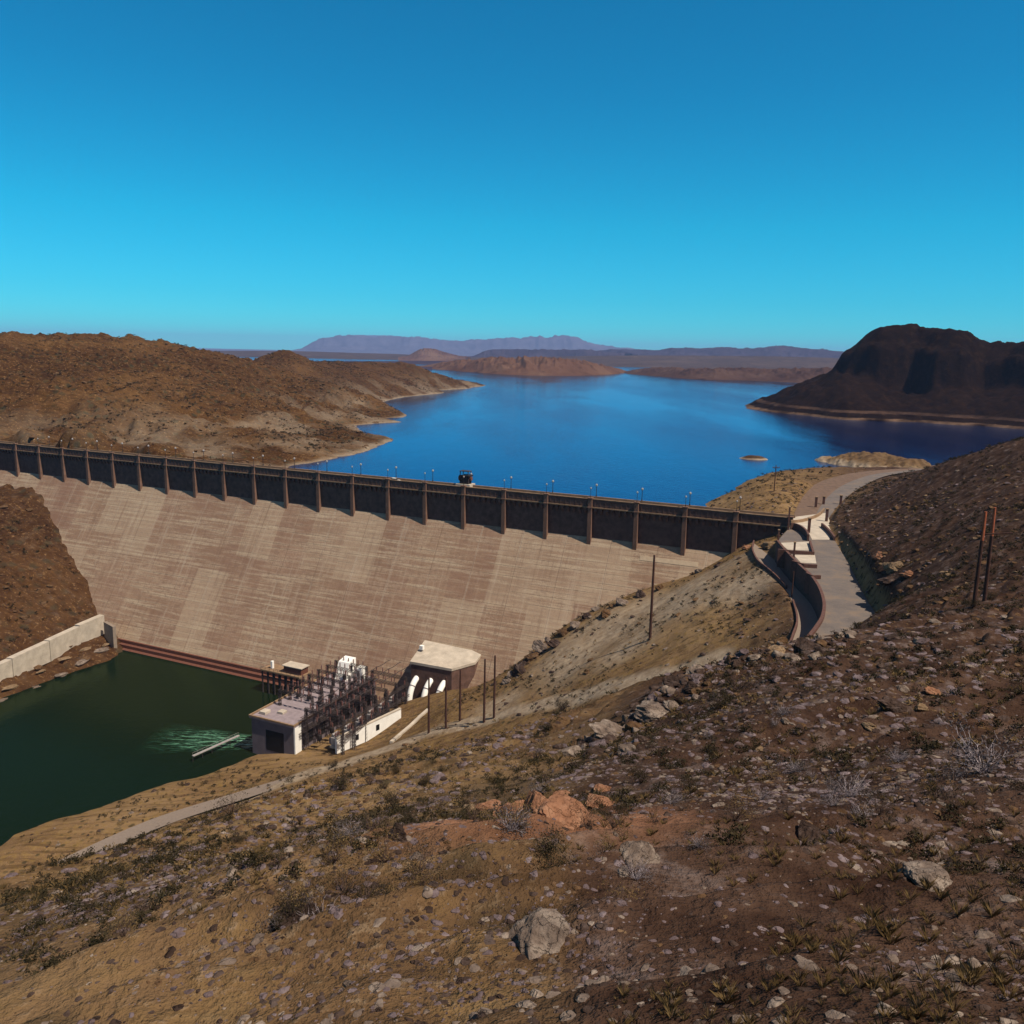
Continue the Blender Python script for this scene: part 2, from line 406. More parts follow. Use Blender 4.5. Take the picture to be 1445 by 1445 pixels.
# the drop behind the rocky rim, out of sight
for u, v, D, dz in [(1100,915,120,-8),(1000,945,125,-9),(900,1000,125,-7),(1180,895,118,-7),(1050,930,170,-8),(950,985,175,-8),(760,1060,130,-6),(820,1040,180,-5),(650,1075,140,-5),(560,1095,150,-5),(430,1130,150,-6),(330,1165,150,-6)]:
    p = pd(u, v, D); p[2] += dz; c_(p)
# hill on the right
for u, v, D in [(1300,850,142),(1380,840,150),(1420,800,160),(1330,800,165),(1260,800,190),(1260,840,165),(1420,740,190),(1330,740,212),(1230,770,225),(1260,720,262),(1340,690,258),
  (1420,690,225),(1420,641,255),(1350,645,285),(1310,657,335),(1225,700,310),(1200,745,262),(1250,685,330),(1300,664,385)]: c_(pd(u, v, D))
for u, v, D, dz in [(1215,772,222,4),(1190,742,258,4),(1245,828,178,4)]:
    p = pd(u, v, D); p[2] += dz*0; c_(p)
c_((190,330,12),(180,270,24),(260,280,22),(300,340,-6),(250,380,-2),(240,160,52),(180,90,62),(330,200,20))
# road shelf
for p in wall_top: c_((p[0]+4, p[1]+1, 0))
for p in road_right: c_((p[0], p[1], 0))
for p in lane_l[1:]+lane_r[1:]: c_(p)
for p in outer_par: c_((p[0], p[1], Z_LO))
# slope below the road, down to the dam and the track
for u, v in [(1108,850),(1108,880),(1080,830),(1080,870),(1040,830),(1040,880),(1000,820),(1000,870),(1030,905),(950,850),(950,890),(918,905),(870,890),(850,920),(800,930),(780,950),(730,975),(980,920),(900,860)]: c_(onbank(u, v))
for p in track_c: c_(p)
for n, d, z in [(19.95,.8,-14.6),(19.4,3.4,-18.8),(18.86,5.8,-22.8),(18.3,8.6,-27),(17.73,11.3,-31.7),(17.3,14,-36),(16.96,17,-41),(16.55,20.5,-47),(16.22,24.2,-52.5),(15.9,27,-58),(15.74,29.6,-61.5),(15.4,33,-66),(20.6,2,-8),(21.2,1,-4),(20.5,8,-9.5)]: c_(dam(n, d, z))
# inside the dam footprint and in the river
for n, d, z in [(19,-2,-26),(17.5,2,-42),(16,10,-64),(14.5,20,-76),(13,30,-86),(11,20,-96),(11,60,-92),(11.2,90,-84),(10.4,130,-84),(9,160,-90),(8,100,-98),(8,40,-100),(10,200,-86)]: c_(dam(n, d, z))
# powerhouse flat and river bank
for n, d, z in [(13.4,92,-71.5),(13.6,80,-70.5),(13.6,60,-69.5),(13.8,46,-69),(14.25,72,-70.3),(14.3,84,-71.5),(14.5,78,-70),(14.5,62,-68.8),(14.35,52,-68.8),(14.05,43,-69),(14.4,42,-66.2),(14.75,40,-63.2),(15.1,39,-61.3),(15.5,42,-60),(12.4,88,-77),(12.4,60,-77),(15,55,-64)]: c_(dam(n, d, z))
for u, v in [(60,1152),(130,1136),(240,1106),(300,1090),(345,1074)]: c_(pz(u, v, TAIL))
for u, v, z in [(0,1180,-74.2),(150,1150,-73),(300,1110,-72)]: c_(pz(u, v, z))
# knoll and lake shore behind the right end of the dam
for u, v in [(1000,719),(1015,703),(1035,688),(1060,677),(1150,669)]: c_(pz(u, v, LAKE))
for u, v, z in [(1030,705,-4),(1060,688,0),(1093,672,3.5),(1100,695,2),(1070,715,0),(1050,722,-2),(1090,725,0),(1125,675,1)]: c_(pz(u, v, z))
for n, d, z in [(17,-30,-26),(15,-60,-32),(18,-110,-24),(19,-190,-20),(21,-230,-12),(18.2,-15,-28),(22.8,-200,-6)]: c_(dam(n, d, z))
_tb = TPS(CT)
def oct_noise(x, y, r, lo=.006):
    z = np.zeros(x.shape); lam = 26.0; s = 0
    while lam > .12:
        w = np.clip((lam/(lo*r+.01)-2.0)/3.0, 0, 1)
        if w.max() > 0: z += w*vnoise(x/lam+s*7.3, y/lam-s*3.1, s)*lam**.88*.085
        lam *= .5; s += 1
    return z
def strata(x, y):
    x, y = x+9*vnoise(x/40, y/40, 35), y+7*vnoise(x/40, y/40, 36)
    a = x*.998+y*.06; b = -x*.06+y*.998
    return (np.abs(vnoise(a/18, b/3.2, 31))+.6*np.abs(vnoise(a/9, b/1.6, 33)))
def bank_h(x, y, detail=True):
    x = np.asarray(x, float); y = np.asarray(y, float)
    z = _tb(x, y)
    r = np.hypot(x, y)
    n, d = todam(x, y)
    dr = np.minimum(np.minimum(polysd(x, y, up_poly), polysd(x, y, lo_poly)), polysd(x, y, lane_poly))
    keep = sst(0, 7, dr)
    if detail:
        near_dam = sst(0, 12, np.abs(d-(-.62*(z+15.4)))) if False else 1.0
        st_ = z/1.5+1.6*vnoise(x/9, y/9, 37)+.5*vnoise(x/2.6, y/2.6, 38); fl_ = np.floor(st_)
        led = (fl_+sst(.62, .95, st_-fl_)-st_+.3)*1.5*sst(-.08, .16, vnoise(x/13, y/13, 39))*sst(190, 110, r)*np.clip(r/16, .25, 1)
        z = z+keep*(led*.75+oct_noise(x, y, r)*1.2+strata(x, y)*np.clip((r-35)/60, 0, 1)*np.where(z > -60, 1.6, .5)-.25)
        z = z-np.where((z < -73.5) & (z > -77), 0, 0)
    # road shelf
    su = polysd(x, y, up_poly); sl = polysd(x, y, lo_poly); sla = polysd(x, y, lane_poly)
    k = 1-sst(0, 3.0, su); z = z*(1-k)+(Z_UP-.12)*k
    lz = np.interp(y, [p[1] for p in lane_l], [p[2] for p in lane_l])
    k = 1-sst(0, 3.0, sla); z = z*(1-k)+(lz-.12)*k
    k = 1-sst(0, 1.6, sl); z = z*(1-k)+(Z_LO-.05)*k
    return z

CL = []                                # left side control points
def l_(*p): CL.extend(p)
for n, d, z in [(-.1,3.2,-19.5),(.9,8,-28),(2.16,15,-38),(3.1,22,-50),(4.06,30,-62),(5,34.5,-70),(5.85,38,-76),(-1.5,2,-12),(-3,2,-2)]: l_(dam(n, d, z))
def onslope(u, v, a, b):
    best = None
    for D in np.arange(250, 520, .5):
        p = pd(u, v, D); n, _ = todam(p[0], p[1])
        if p[2] <= a+b*n: return p
    return p
for u, v in [(33,705),(33,740),(33,780),(33,820),(33,860),(33,900),(80,800),(80,850),(100,880),(0,720),(0,800),(0,880)]: l_(onslope(u, v, -18.5, -9.7))
for d in (45, 60, 80, 100, 130, 180, 240, 330): l_(dam(5.15, d, -66), dam(5.55, d, -71.5), dam(6.1, d, -75.5), dam(7, d, -86), dam(8.5, d, -98))
for n, d, z in [(8,0,-92),(8,25,-95),(3,-3,-50),(6,0,-84),(-2,60,0),(-4,120,10),(0,160,-14),(0,230,-10),(0,320,-6),(-5,230,26),(-5,330,30),(-8,40,30),(-4,-28,4),(-2,-28,1.5),(-2,-50,3.5),(0,-28,-.5),(0,-50,1),(2,-28,-2),(2,-50,-1),(4,-28,-3.5),(4,-50,-2.5),(5.3,-35,-6),(-4,-50,7),(-8,-40,18),(-3,-15,1),(-1,-12,-1.5),(1.5,-12,-3),(3.5,-12,-5),(5,-14,-9),(6.5,-14,-26),(8,-30,-30)]: l_(dam(n, d, z))
for u, v in [(415,657),(440,653),(470,648),(502,641),(530,632),(552,618),(572,604),(562,596),(546,590),(568,589),(560,580),(530,571),(545,566),(572,560),(600,551),(640,549.5),(665,547),(684,543.5)]: l_(pz(u, v, LAKE))
for u, v, D in [(33,620,462),(33,600,500),(33,550,610),(33,510,700),(33,478,815),(90,476,820),(90,520,690),(90,560,590),(90,610,470),(150,481,800),(186,487,790),(200,510,735),(200,550,640),(200,600,520),(200,640,448),
  (240,493,800),(270,498,810),(295,505,810),(300,550,680),(300,600,560),(345,600,580),(350,514,840),(400,620,522),(395,535,800),(400,575,670),(450,600,625),(448,550,790),(450,575,720),(500,566,800),(500,600,690),(540,581,790),(535,610,690),
  (372,517,1010),(385,516,1040),(400,515,1060),(418,516,1050),(436,518,1060),(455,525,1100),(490,526,1150),(520,527,1180),(560,529,1290),(590,529.5,1370),(610,530,1400),(640,535,1470),(665,540,1580),(500,545,1050),(470,540,1000),(550,548,1150),(600,540,1330)]: l_(pd(u, v, D))
for u, v, D in [(640,542,1850),(560,532,1700),(480,528,1500),(400,512,1400),(300,508,1150),(200,495,1100),(90,482,1150),(0,480,1000)]:
    p = pd(u, v, D); p[2] = min(p[2]-14, 20 if u < 420 else -20); l_(p)
for u, v in [(480,660),(540,650),(600,610),(600,580),(620,560),(720,545),(660,553)]:
    p = pz(u, v, LAKE); p[2] = -26; l_(p)
for u, D, z in [(-150,520,8),(-150,700,45),(-150,900,55),(-150,430,-6),(-80,1200,25)]:
    p = pd(u, 600, D); p[2] = z; l_(p)
_tl = TPS(CL, .004)
def left_h(x, y, detail=True):
    z = _tl(x, y); n, d = todam(x, y)
    if detail:
        g = np.clip((z-LAKE+2)/14, .12, 1)*(1-.45*sst(820, 960, y))
        up = (d < -8)
        wy = x+22*vnoise(x/70, y/70, 5); wx = y+22*vnoise(x/70, y/70, 6)
        gul = 1-2*np.abs(vnoise(wy/75, wx/120, 41)); gul2 = 1-2*np.abs(vnoise(wy/34, wx/50, 42)); gul3 = 1-2*np.abs(vnoise(wy/15, wx/20, 43))
        rough = vnoise(x/9, y/9, 44)*3+vnoise(x/4.5, y/4.5, 45)*2.2+vnoise(x/2.4, y/2.4, 46)*1.5
        q = pd(400, 503.5, 1060); z = z+16*np.exp(-((x-q[0])**2+(y-q[1])**2)/38**2)
        zu = z+g*((gul-.55)*4.5+(gul2-.55)*5+(gul3-.55)*4+np.abs(vnoise((x*.6-y*.8)/30, (x*.8+y*.6)/7, 52))*3.2-.8+np.abs(vnoise((x*.6-y*.8)/14, (x*.8+y*.6)/3.6, 53))*2.2-.5)+np.clip(g, .3, 1)*rough
        zd = z+(vnoise(x/12, y/12, 47)*3+vnoise(x/6, y/6, 48)*2.2+vnoise(x/3, y/3, 49)*1.6)*sst(-77, -70, z)+strata(x, y)*1.2-.6
        z = np.where(up, zu, zd)
        cap = np.where(n < -3, -19.5-8*(n+3), np.where(n < 0, -19.5, -19.5-9.7*n))+vnoise(x/5, y/5, 50)*3.0+vnoise(x/2.2, y/2.2, 51)*1.5
        z = np.where((d > -5) & (n < 5.6), np.minimum(z, np.where(d < 40, cap-.5, cap+.06*(d-40)*np.clip(3-n, 0, 3))), z)
    return z

def soilattr(me, rgb):
    a = me.color_attributes.new('soil', 'FLOAT_COLOR', 'POINT')
    d = np.ones((len(me.vertices), 4), np.float32); d[:, :3] = rgb; a.data.foreach_set('color', d.ravel())
def grid_mesh(name, X, Y, Z, mask=None, rgb=None, smooth=True):
    h, w = X.shape; V = np.stack([X, Y, Z], -1).reshape(-1, 3)
    i = np.arange(h*w).reshape(h, w)
    q = np.stack([i[:-1, :-1], i[:-1, 1:], i[1:, 1:], i[1:, :-1]], -1).reshape(-1, 4)
    if mask is not None:
        mk = mask.ravel(); q = q[mk[q].all(1)]
    used = np.zeros(len(V), bool); used[q.ravel()] = True
    idx = np.cumsum(used)-1
    me = npmesh(name, V[used], idx[q], smooth)
    if rgb is not None: soilattr(me, rgb.reshape(-1, 3)[used])
    return me

# right bank: one sheet, finer near the eye
na, nr = 1000, 760
ang = np.concatenate([np.linspace(-75, -38, 60)[:-1], np.linspace(-38, 38, na), np.linspace(38, 75, 60)[1:]])*math.pi/180
rad = np.exp(np.linspace(math.log(1.2), math.log(640), nr))
A_, R_ = np.meshgrid(ang, rad)
X = R_*np.sin(A_); Y = R_*np.cos(A_)
Z = bank_h(X, Y)
n_, d_ = todam(X, Y)
mask = (Z > -90) & ~((n_ < 9.2) & (d_ < 220) & (d_ > -60)) & ~((n_ < 14) & (d_ < 25)) & ~((d_ < -40) & (Z < -30)) & (X > -190)
nz = vnoise(X/30, Y/30, 3)+.6*vnoise(X/9, Y/9, 4)
pale = np.zeros(X.shape); red = np.zeros(X.shape); darker = np.zeros(X.shape)
for u, v, z, rr in [(970,870,-26,20),(918,912,-37,15),(860,955,-46,18),(950,945,-38,16),(1040,880,-20,15),(800,985,-51,18),(840,880,-40,9),(880,965,-38,12),(800,988,-46,12),(700,1010,-54,12)]:
    p = pz(u, v, z); pale = np.maximum(pale, sst(1.25, .1, np.hypot(X-p[0], Y-p[1])/rr-nz*.7))
_tp = np.array(track_c); _tp = np.concatenate([_tp[i]+(_tp[i+1]-_tp[i])*np.linspace(0, 1, 12)[:, None] for i in range(len(_tp)-1)])
far = (R_ > 150) & (X < 90); td = np.full(X.shape, 99.)
xs_, ys_ = X[far], Y[far]; td[far] = np.min([np.hypot(xs_-q[0], ys_-q[1]) for q in _tp], 0)
pale = np.maximum(pale, sst(5.2, 2.2, td+1.5*nz)*1.1)
pale *= (R_ > 100)*.75
darker = sst(0, .12, A_+.05*nz-np.interp(R_, [0, 60, 90, 130, 250, 300, 640], [.0, .04, .10, .23, .25, .30, .33]))  # ground tone gets darker towards the right
darker = np.maximum(darker, sst(200, 60, R_)*sst(-.25, .12, A_+nz*.12)*.55)
darker = np.maximum(darker, .35*sst(70, 20, R_))
darker *= 1-(polysd(X, Y, up_poly) < 2)
for u, v, D, rr in [(760,1165,19,4.2),(830,1150,20,3.2),(690,1160,23,3.5)]:
    p = pd(u, v, D); red = np.maximum(red, sst(1.2, .2, np.hypot(X-p[0], Y-p[1])/rr-nz*.8))
me = grid_mesh('ground', X, Y, Z, mask, np.stack([pale, red, darker], -1))
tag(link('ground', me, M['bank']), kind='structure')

# left hills and the far bank of the gorge
xs = np.arange(-640, 10, 1.9); ys = np.concatenate([np.arange(60, 255, 4.0), np.arange(255, 900, 1.9), np.arange(900, 1950, 3.2)])
X, Y = np.meshgrid(xs, ys); Z = left_h(X, Y); n_, d_ = todam(X, Y)
mask = (Z > np.where(d_ < -6, -24, -90)) & ~((n_ > 9) & (d_ > -10)) & ((Y > 250) | (n_ < 7))
nz = vnoise(X/40, Y/40, 8)+.5*vnoise(X/12, Y/12, 9)
shore = sst(2.0, .3, Z-LAKE-2*nz)*(d_ < -6)                      # bleached strip above the waterline
redz = np.zeros(X.shape)
pale = np.maximum(shore*.55, sst(26, 0, Z+8*nz)*np.clip(.35+2.2*nz, 0, 1)*.32*(d_ < -6)*sst(-420, -180, X-.12*(Y-500)))
darker = sst(640, 900, Y)*.12+(d_ > 0)*.25
me = grid_mesh('hills', X, Y, Z, mask, np.stack([pale, redz, darker], -1))
tag(link('hills', me, M['left']), kind='structure')

# ray on the ground
def hit(u, v, fn=None, d0=3.0, d1=600):
    fn = fn or bank_h
    D = np.exp(np.linspace(math.log(d0), math.log(d1), 900)); r = ray(u, v); hr = math.hypot(r[0], r[1])
    x = r[0]*D/hr; y = r[1]*D/hr; z = H+r[2]*D/hr
    g = fn(x, y); k = np.nonzero(g >= z)[0]
    if len(k) == 0: return None
    k = k[0]; return np.array([x[k], y[k], g[k]])
def gz(x, y, fn=None): return float((fn or bank_h)(np.array([x]), np.array([y]))[0])

# ------------------------------------------------------------------ water sheets
def polymesh(name, pts, z, mat, sub=0):
    ar = sum(pts[i][0]*pts[(i+1) % len(pts)][1]-pts[(i+1) % len(pts)][0]*pts[i][1] for i in range(len(pts)))
    if ar < 0: pts = pts[::-1]
    me = bpy.data.meshes.new(name); me.from_pydata([(float(p[0]), float(p[1]), z) for p in pts], [], [tuple(range(len(pts)))]); me.update()
    return link(name, me, mat)
lk = [dam(-6, -6, 0), dam(22.8, -6, 0), dam(30, -6, 0), (1400, 300, 0), (5200, 5200, 0), (2600, 8200, 0), (-3200, 8200, 0), (-5200, 6000, 0), (-1500, 900, 0)]
tag(polymesh('lake_water', lk, LAKE, M['lake']), kind='structure')
rv = [dam(4.5, 30, 0), dam(15, 30, 0), dam(15, 100, 0), dam(14, 330, 0), dam(2, 330, 0)]
tag(polymesh('river_water', rv, TAIL, M['tail']), kind='structure')
# churned tailrace in front of the powerhouse
nx_, ny_ = 60, 40
U_, V_ = np.meshgrid(np.linspace(0, 1, nx_), np.linspace(-1, 1, ny_))
c0 = dam(12.33, 80, 0); ln = 40
wid = 4+9*U_
ux, uy = -AX*.93+(-UPS)*.37, None
ux = ux/np.linalg.norm(ux); uy = np.array([-ux[1], ux[0]])
X = c0[0]+ux[0]*U_*ln+uy[0]*V_*wid; Y = c0[1]+ux[1]*U_*ln+uy[1]*V_*wid
inten = np.clip((1-U_**.8)*(1-np.abs(V_)**2)*1.5, 0, 1)
Zf = TAIL+.02+.16*inten*(vnoise(X*1.2, Y*1.2, 3)+.5)
me = grid_mesh('white_water', X, Y, Zf, None, np.stack([inten]*3, -1))
tag(link('white_water', me, M['foam']), kind='stuff')

# ------------------------------------------------------------------ far land
def dirs(u): r = ray(u, 500); h = math.hypot(r[0], r[1]); return r[0]/h, r[1]/h
def ridge(name, prof, D=None, depth=1500, mat=None, cliff=0.0, seed=0, rough=.25, ncol=320, nrow=44, zb=LAKE-.6, step=False):
    us = np.array([p[0] for p in prof], float); vb = np.array([p[1] for p in prof], float); vt = np.array([p[2] for p in prof], float)
    uu = np.linspace(us[0], us[-1], ncol); vbi = np.interp(uu, us, vb); vti = np.interp(uu, us, vt)
    s = np.linspace(0, 1, nrow); X = np.zeros((nrow, ncol)); Y = X.copy(); Z = X.copy()
    for j, u in enumerate(uu):
        dx, dy = dirs(u)
        p = pz(u, vbi[j], LAKE); Df = math.hypot(p[0], p[1]) if D is None else D
        e = min(1, (uu[j]-uu[0])/(uu[-1]-uu[0]+1e-9)*14, (uu[-1]-uu[j])/(uu[-1]-uu[0]+1e-9)*14)
        w = depth*(.25+.75*e)
        Dc = Df+w*.5; zc = max(pd(u, vti[j], Dc)[2], zb+.5)
        t = s*2
        if cliff:
            g = np.where(t < 1, np.where(t < .72, .42*(t/.72)**1.3, .42+.58*np.clip((t-.72)/(.28*(1-cliff)+.02), 0, 1)), 1-.9*sst(1.15, 2, t))
        else:
            g = np.where(t < 1, sst(-.25, 1, t)*1.0-.0, 1-sst(1.0, 2, t))
            g = np.where(t < 1, (g-sst(-.25, 1, 0*t))/(1-sst(-.25, 1, 0*t)), g)
        d = Df+t*.5*w
        X[:, j] = dx*d; Y[:, j] = dy*d; Z[:, j] = zb+(zc-zb)*g
    L = depth*.09
    amp = np.clip((Z-zb), 0, None)
    nn = (1-2*np.abs(vnoise(X/L, Y/(L*1.8), seed)))-.55+.6*((1-2*np.abs(vnoise(X/(L*.4), Y/(L*.6), seed+1)))-.55)+.4*vnoise(X/(L*.15), Y/(L*.2), seed+2)
    edge = np.ones(nrow)[:, None]*1.0
    crest = np.abs(s*2-1)[:, None]
    Z = Z+nn*amp*rough*np.clip(crest*3+(.45 if 'far' in mat else .03 if mat == 'mesa' else .15), 0, 1)
    Z[-1] = zb-4; Z[0] = zb
    return tag(link(name, grid_mesh(name, X, Y, Z, None, None), M[mat]), kind='structure')
ridge('hills', [(560,519,518),(600,520,516),(620,521.5,513),(650,524,509.5),(690,527,506),(720,529,506.5),(745,530,506),(800,530.5,509),(830,530,513),(855,529,517),(880,527,522.5),(892,526,524.5)], None, 620, 'brownfar', 0, 21, .5)
ridge('hills', [(878,526.5,525.5),(892,528,523),(915,530,520),(945,532.5,520),(975,535,521.5),(1010,536.5,521),(1050,537,521),(1090,538.5,522.5),(1110,539.5,522),(1150,541,521),(1260,545,522)], None, 560, 'mauvefar', 0, 25, .5)
ridge('hills', [(436,511.5,510.5),(470,512,509.4),(520,512.5,509.6),(560,513.5,509.5),(620,515,509.5),(668,516.5,511)], None, 700, 'purple', 0, 28, .2)
ridge('hills', [(480,518.5,518),(520,519.5,517.2),(560,520.5,517),(610,521.5,517.5)], None, 200, 'purple', 0, 29, .2)
ridge('hills', [(250,502,496.5),(300,503,495.5),(350,504,495),(420,505,495.5),(500,507,498),(560,508.5,499.5),(640,510,503),(700,511,505)], 6300, 2600, 'plain', 0, 31, .12)
ridge('hills', [(562,506,504),(576,506,502.5),(590,506,494.8),(600,506,491),(612,506,491.8),(626,506,497),(642,506,501.5),(664,506,504)], 6000, 900, 'brownfar', 0, 33, .3)
ridge('hills', [(640,506,505),(668,506,502.5),(683,506,496.5),(695,506,493.8),(760,506,493.6),(830,506,494.2),(850,507,496),(880,507,498),(900,508,501)], 7600, 1500, 'purple', .6, 35, .3)
ridge('hills', [(780,509,507),(830,509,497),(860,510,494),(880,510,493.6),(920,510,494.4),(945,511,491.8),(985,511,492.3),(1020,512,490.3),(1045,512,492.2),(1075,512,491),(1105,513,488),(1125,513,491),(1155,514,494),(1185,514,496.5),(1260,515,500),(1380,516,505)], 8800, 2600, 'purple', 0, 37, .34)
ridge('hills', [(640,509,507),(720,510,504),(850,512,502),(960,514,501.5),(1100,516,503),(1200,518,506),(1300,520,509)], 5200, 2600, 'plain', 0, 39, .12)
ridge('hills', [(330,498,497.5),(395,498,496.5),(425,498,492.5),(440,498,484.5),(456,498,477),(476,498,475),(500,498,474.8),(545,499,476.2),(600,499,477.5),(632,499,481),(665,499,481.5),(700,500,478.5),(735,500,478),(760,500,476.2),(790,500,475.6),(815,501,477.3),(824,501,483),(842,501,487.5),(868,502,490),(905,502,494),(960,503,497)], 19000, 4200, 'mesa', .6, 45, .34)
ridge('hills', [(440,497,486),(480,497,474.5),(510,497,472.8),(550,498,473.6),(590,498,477),(640,498,484)], 26000, 3000, 'mesa', .2, 47, .1)
# plain to the horizon
aa = np.linspace(0, 2*math.pi, 181); rr = np.array([6200, 7200, 9000, 12000, 17000, 25000, 40000, 70000.])
A_, R_ = np.meshgrid(aa, rr); X = R_*np.sin(A_); Y = R_*np.cos(A_); Z = np.full(X.shape, -7.0); Z[0] = -22; Z[1] = -7.6
tag(link('ground', grid_mesh('ground', X, Y, Z, None, None), M['plain']), kind='structure')

# --- the butte
bx0, by0 = pd(1290, 600, 1120)[:2]
core = [pd(u, 500, D) for u, D in [(1178,1130),(1205,1085),(1245,1060),(1290,1075),(1320,1050),(1365,1040),(1395,1065),(1470,1040),(1560,1060),(1560,1250),(1400,1280),(1260,1290),(1190,1210)]]
tops = np.array([(1150,500),(1180,492),(1195,483),(1215,473.5),(1245,468),(1283,464.5),(1300,468),(1330,470),(1362,470.5),(1372,477),(1388,487),(1420,488.5),(1445,487),(1600,486)])
xs = np.arange(150, 1050, 3.2); ys = np.arange(760, 1420, 3.2)
X, Y = np.meshgrid(xs, ys)
wx_ = X+14*vnoise(X/45, Y/45, 61)+6*vnoise(X/16, Y/16, 62)+3*vnoise(X/7, Y/7, 63); wy_ = Y+14*vnoise(X/45, Y/45, 64)+6*vnoise(X/16, Y/16, 65)+3*vnoise(X/7, Y/7, 66)
sd = polysd(wx_, wy_, core)
# crest height as seen along each bearing, taken at the middle of the cap
az = np.arctan2(X, Y); uu = np.linspace(1000, 1800, 400); ua = np.array([math.atan2(*dirs(u)) for u in uu])
Uq = np.interp(az, ua, uu)
topz = np.interp(Uq, tops[:, 0], [pd(u, v, 1165)[2] for u, v in tops])
cut = sst(45, 2, sd)
talus_top = np.interp(Uq, [1150, 1200, 1240, 1300, 1400, 1500], [36, 36, 28, 22, 24, 30])
cliff = talus_top+(topz-talus_top)*np.clip(sst(4, -9, sd)*.66+sst(-8, -45, sd)*.34, 0, 1)
tal = talus_top-np.clip(sd-2, 0, None)*np.interp(Uq, [1050, 1160, 1250, 1400], [.43, .43, .30, .34])
Z = np.where(sd < 4, np.maximum(cliff, tal), tal)
Z = Z+np.clip((Z-LAKE)/20, 0, 1)*((1-2*np.abs(vnoise(X/40, Y/60, 67))-.5)*5+(1-2*np.abs(vnoise(X/15, Y/22, 68))-.5)*4.5+(1-2*np.abs(vnoise(X/7, Y/9, 70))-.5)*2.6+vnoise(X/5, Y/5, 69)*2.6)
bench = sst(2.6, -.6, np.abs(Z-1))*1.2
Z = Z-bench*.6
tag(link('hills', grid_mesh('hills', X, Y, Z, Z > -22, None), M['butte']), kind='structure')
# spit and islet
def islet(name, u0, u1, v, w, hgt, mat, sd_):
    a = pz(u0, v[0], LAKE); b = pz(u1, v[1], LAKE); L = math.hypot(*(b-a)[:2])
    U_, V_ = np.meshgrid(np.linspace(-.04, 1.04, 130), np.linspace(-1.3, 1.3, 60))
    t = (b-a)[:2]/L; nrm = np.array([-t[1], t[0]])
    X = a[0]+t[0]*U_*L+nrm[0]*V_*w; Y = a[1]+t[1]*U_*L+nrm[1]*V_*w
    e = 1-(2*U_-1)**2-(V_/(.35+.65*np.sqrt(np.clip(4*U_*(1-U_), 0, 1))+.001))**2
    Z = LAKE+hgt*np.clip(e, -.5, 1)+vnoise(X/5, Y/5, sd_)*hgt*.35+vnoise(X/2, Y/2, sd_+1)*hgt*.22
    pl = np.stack([sst(.5, .1, e)*.8, e*0, sst(.1, .6, e)*.5], -1)
    return tag(link(name, grid_mesh(name, X, Y, Z, None, pl), M[mat]), kind='structure')
islet('ground', 1043, 1084, (646.5, 648.5), 6, 1.9, 'left', 71)
islet('ground', 1150, 1345, (649, 668), 19, 7.0, 'bank', 73)

# ------------------------------------------------------------------ the dam
D0 = empty('dam', dam(20, 0, 0), -TH)
tag(D0, 'long concrete gravity dam with ribbed crest wall and wide sloping brown face', 'dam')
XL, XR = -442.0, 18.0
SL = .62; yb = lambda z: SL*(z+15.4)              # local y of the sloped face
yW = 1.5
nb = 120
mb = MB()
zs = [-13.0]+[ -15.4-(95-15.4)*k/40 for k in range(41)]
V = []; Fc = []
xsx = np.linspace(XL, XR, nb)
for x in xsx:
    for z in zs: V.append((x, yb(z), z))
m_ = len(zs)
for i in range(nb-1):
    for k in range(m_-1): Fc.append((i*m_+k, i*m_+k+1, (i+1)*m_+k+1, (i+1)*m_+k))
mb.add(V, Fc); mb.build('face', M['face'], D0)
MB().box(XL, XR, yW, 6.9, -95, -.35).build('core_wall', M['wall'], D0)
MB().box(XL, XR, .9, 6.6, -.34, 0).build('roadway', M['deck'], D0)
MB().box(XL, XR, 6.3, 6.9, .003, 1.1).build('parapet', M['coping'], D0)
# bays
for n in range(-5, 21):
    x0 = (n-20)*S; a, b = x0+.75, x0+S-.75
    if n == 20: b = XR
    p = MB(); p.box(a, b, .6, 1.1, -1.75, .95)
    k = int((b-a)/1.9)
    for i in range(k):                          # sunk panels read as shallow posts
        xx = a+(i+.5)*(b-a)/k; p.box(xx-.13, xx+.13, .5, .597, -1.4, .7)
    p.build('parapet', M['wall'], D0)
    MB().box(a, b, .42, 1.2, .953, 1.2).build('coping', M['coping'], D0)
    MB().box(a, b, .22, 1.496, -2.15, -1.753).build('ledge', M['coping'], D0)
    c = MB(); k = int((b-a)/2.2); row = [(a, yW-.05)]
    for i in range(k):
        xx = a+(i+.5)*(b-a)/k
        row += [(xx-.45, yW-.05), (xx-.449, .45), (xx+.449, .45), (xx+.45, yW-.05)]
    row.append((b, yW-.05)); m2 = len(row)
    c.add([(x, y, -2.153) for x, y in row]+[(x, y, -3.1) for x, y in row]+[(x, yW-.04, -4.6) for x, y in row], [(i, i+1, m2+i+1, m2+i) for i in range(m2-1)]+[(m2+i, m2+i+1, 2*m2+i+1, 2*m2+i) for i in range(m2-1)])
    c.build('corbel', M['wall'], D0)
for n in range(-5, 22):
    x0 = (n-20)*S
    if n == 21: x0 = XR-.75
    p = MB(); zb_ = -16.4 if n < 21 else -12
    p.box(x0-.747, x0+.747, 0, yW+.2, zb_, 1.25)
    p.box(x0-.95, x0+.95, -.2, 1.3, 1.253, 1.6)
    p.box(x0-.9, x0+.9, -.18, -.003, -2.2, -1.7)
    p.build('pier', M['pier'], D0, .06)
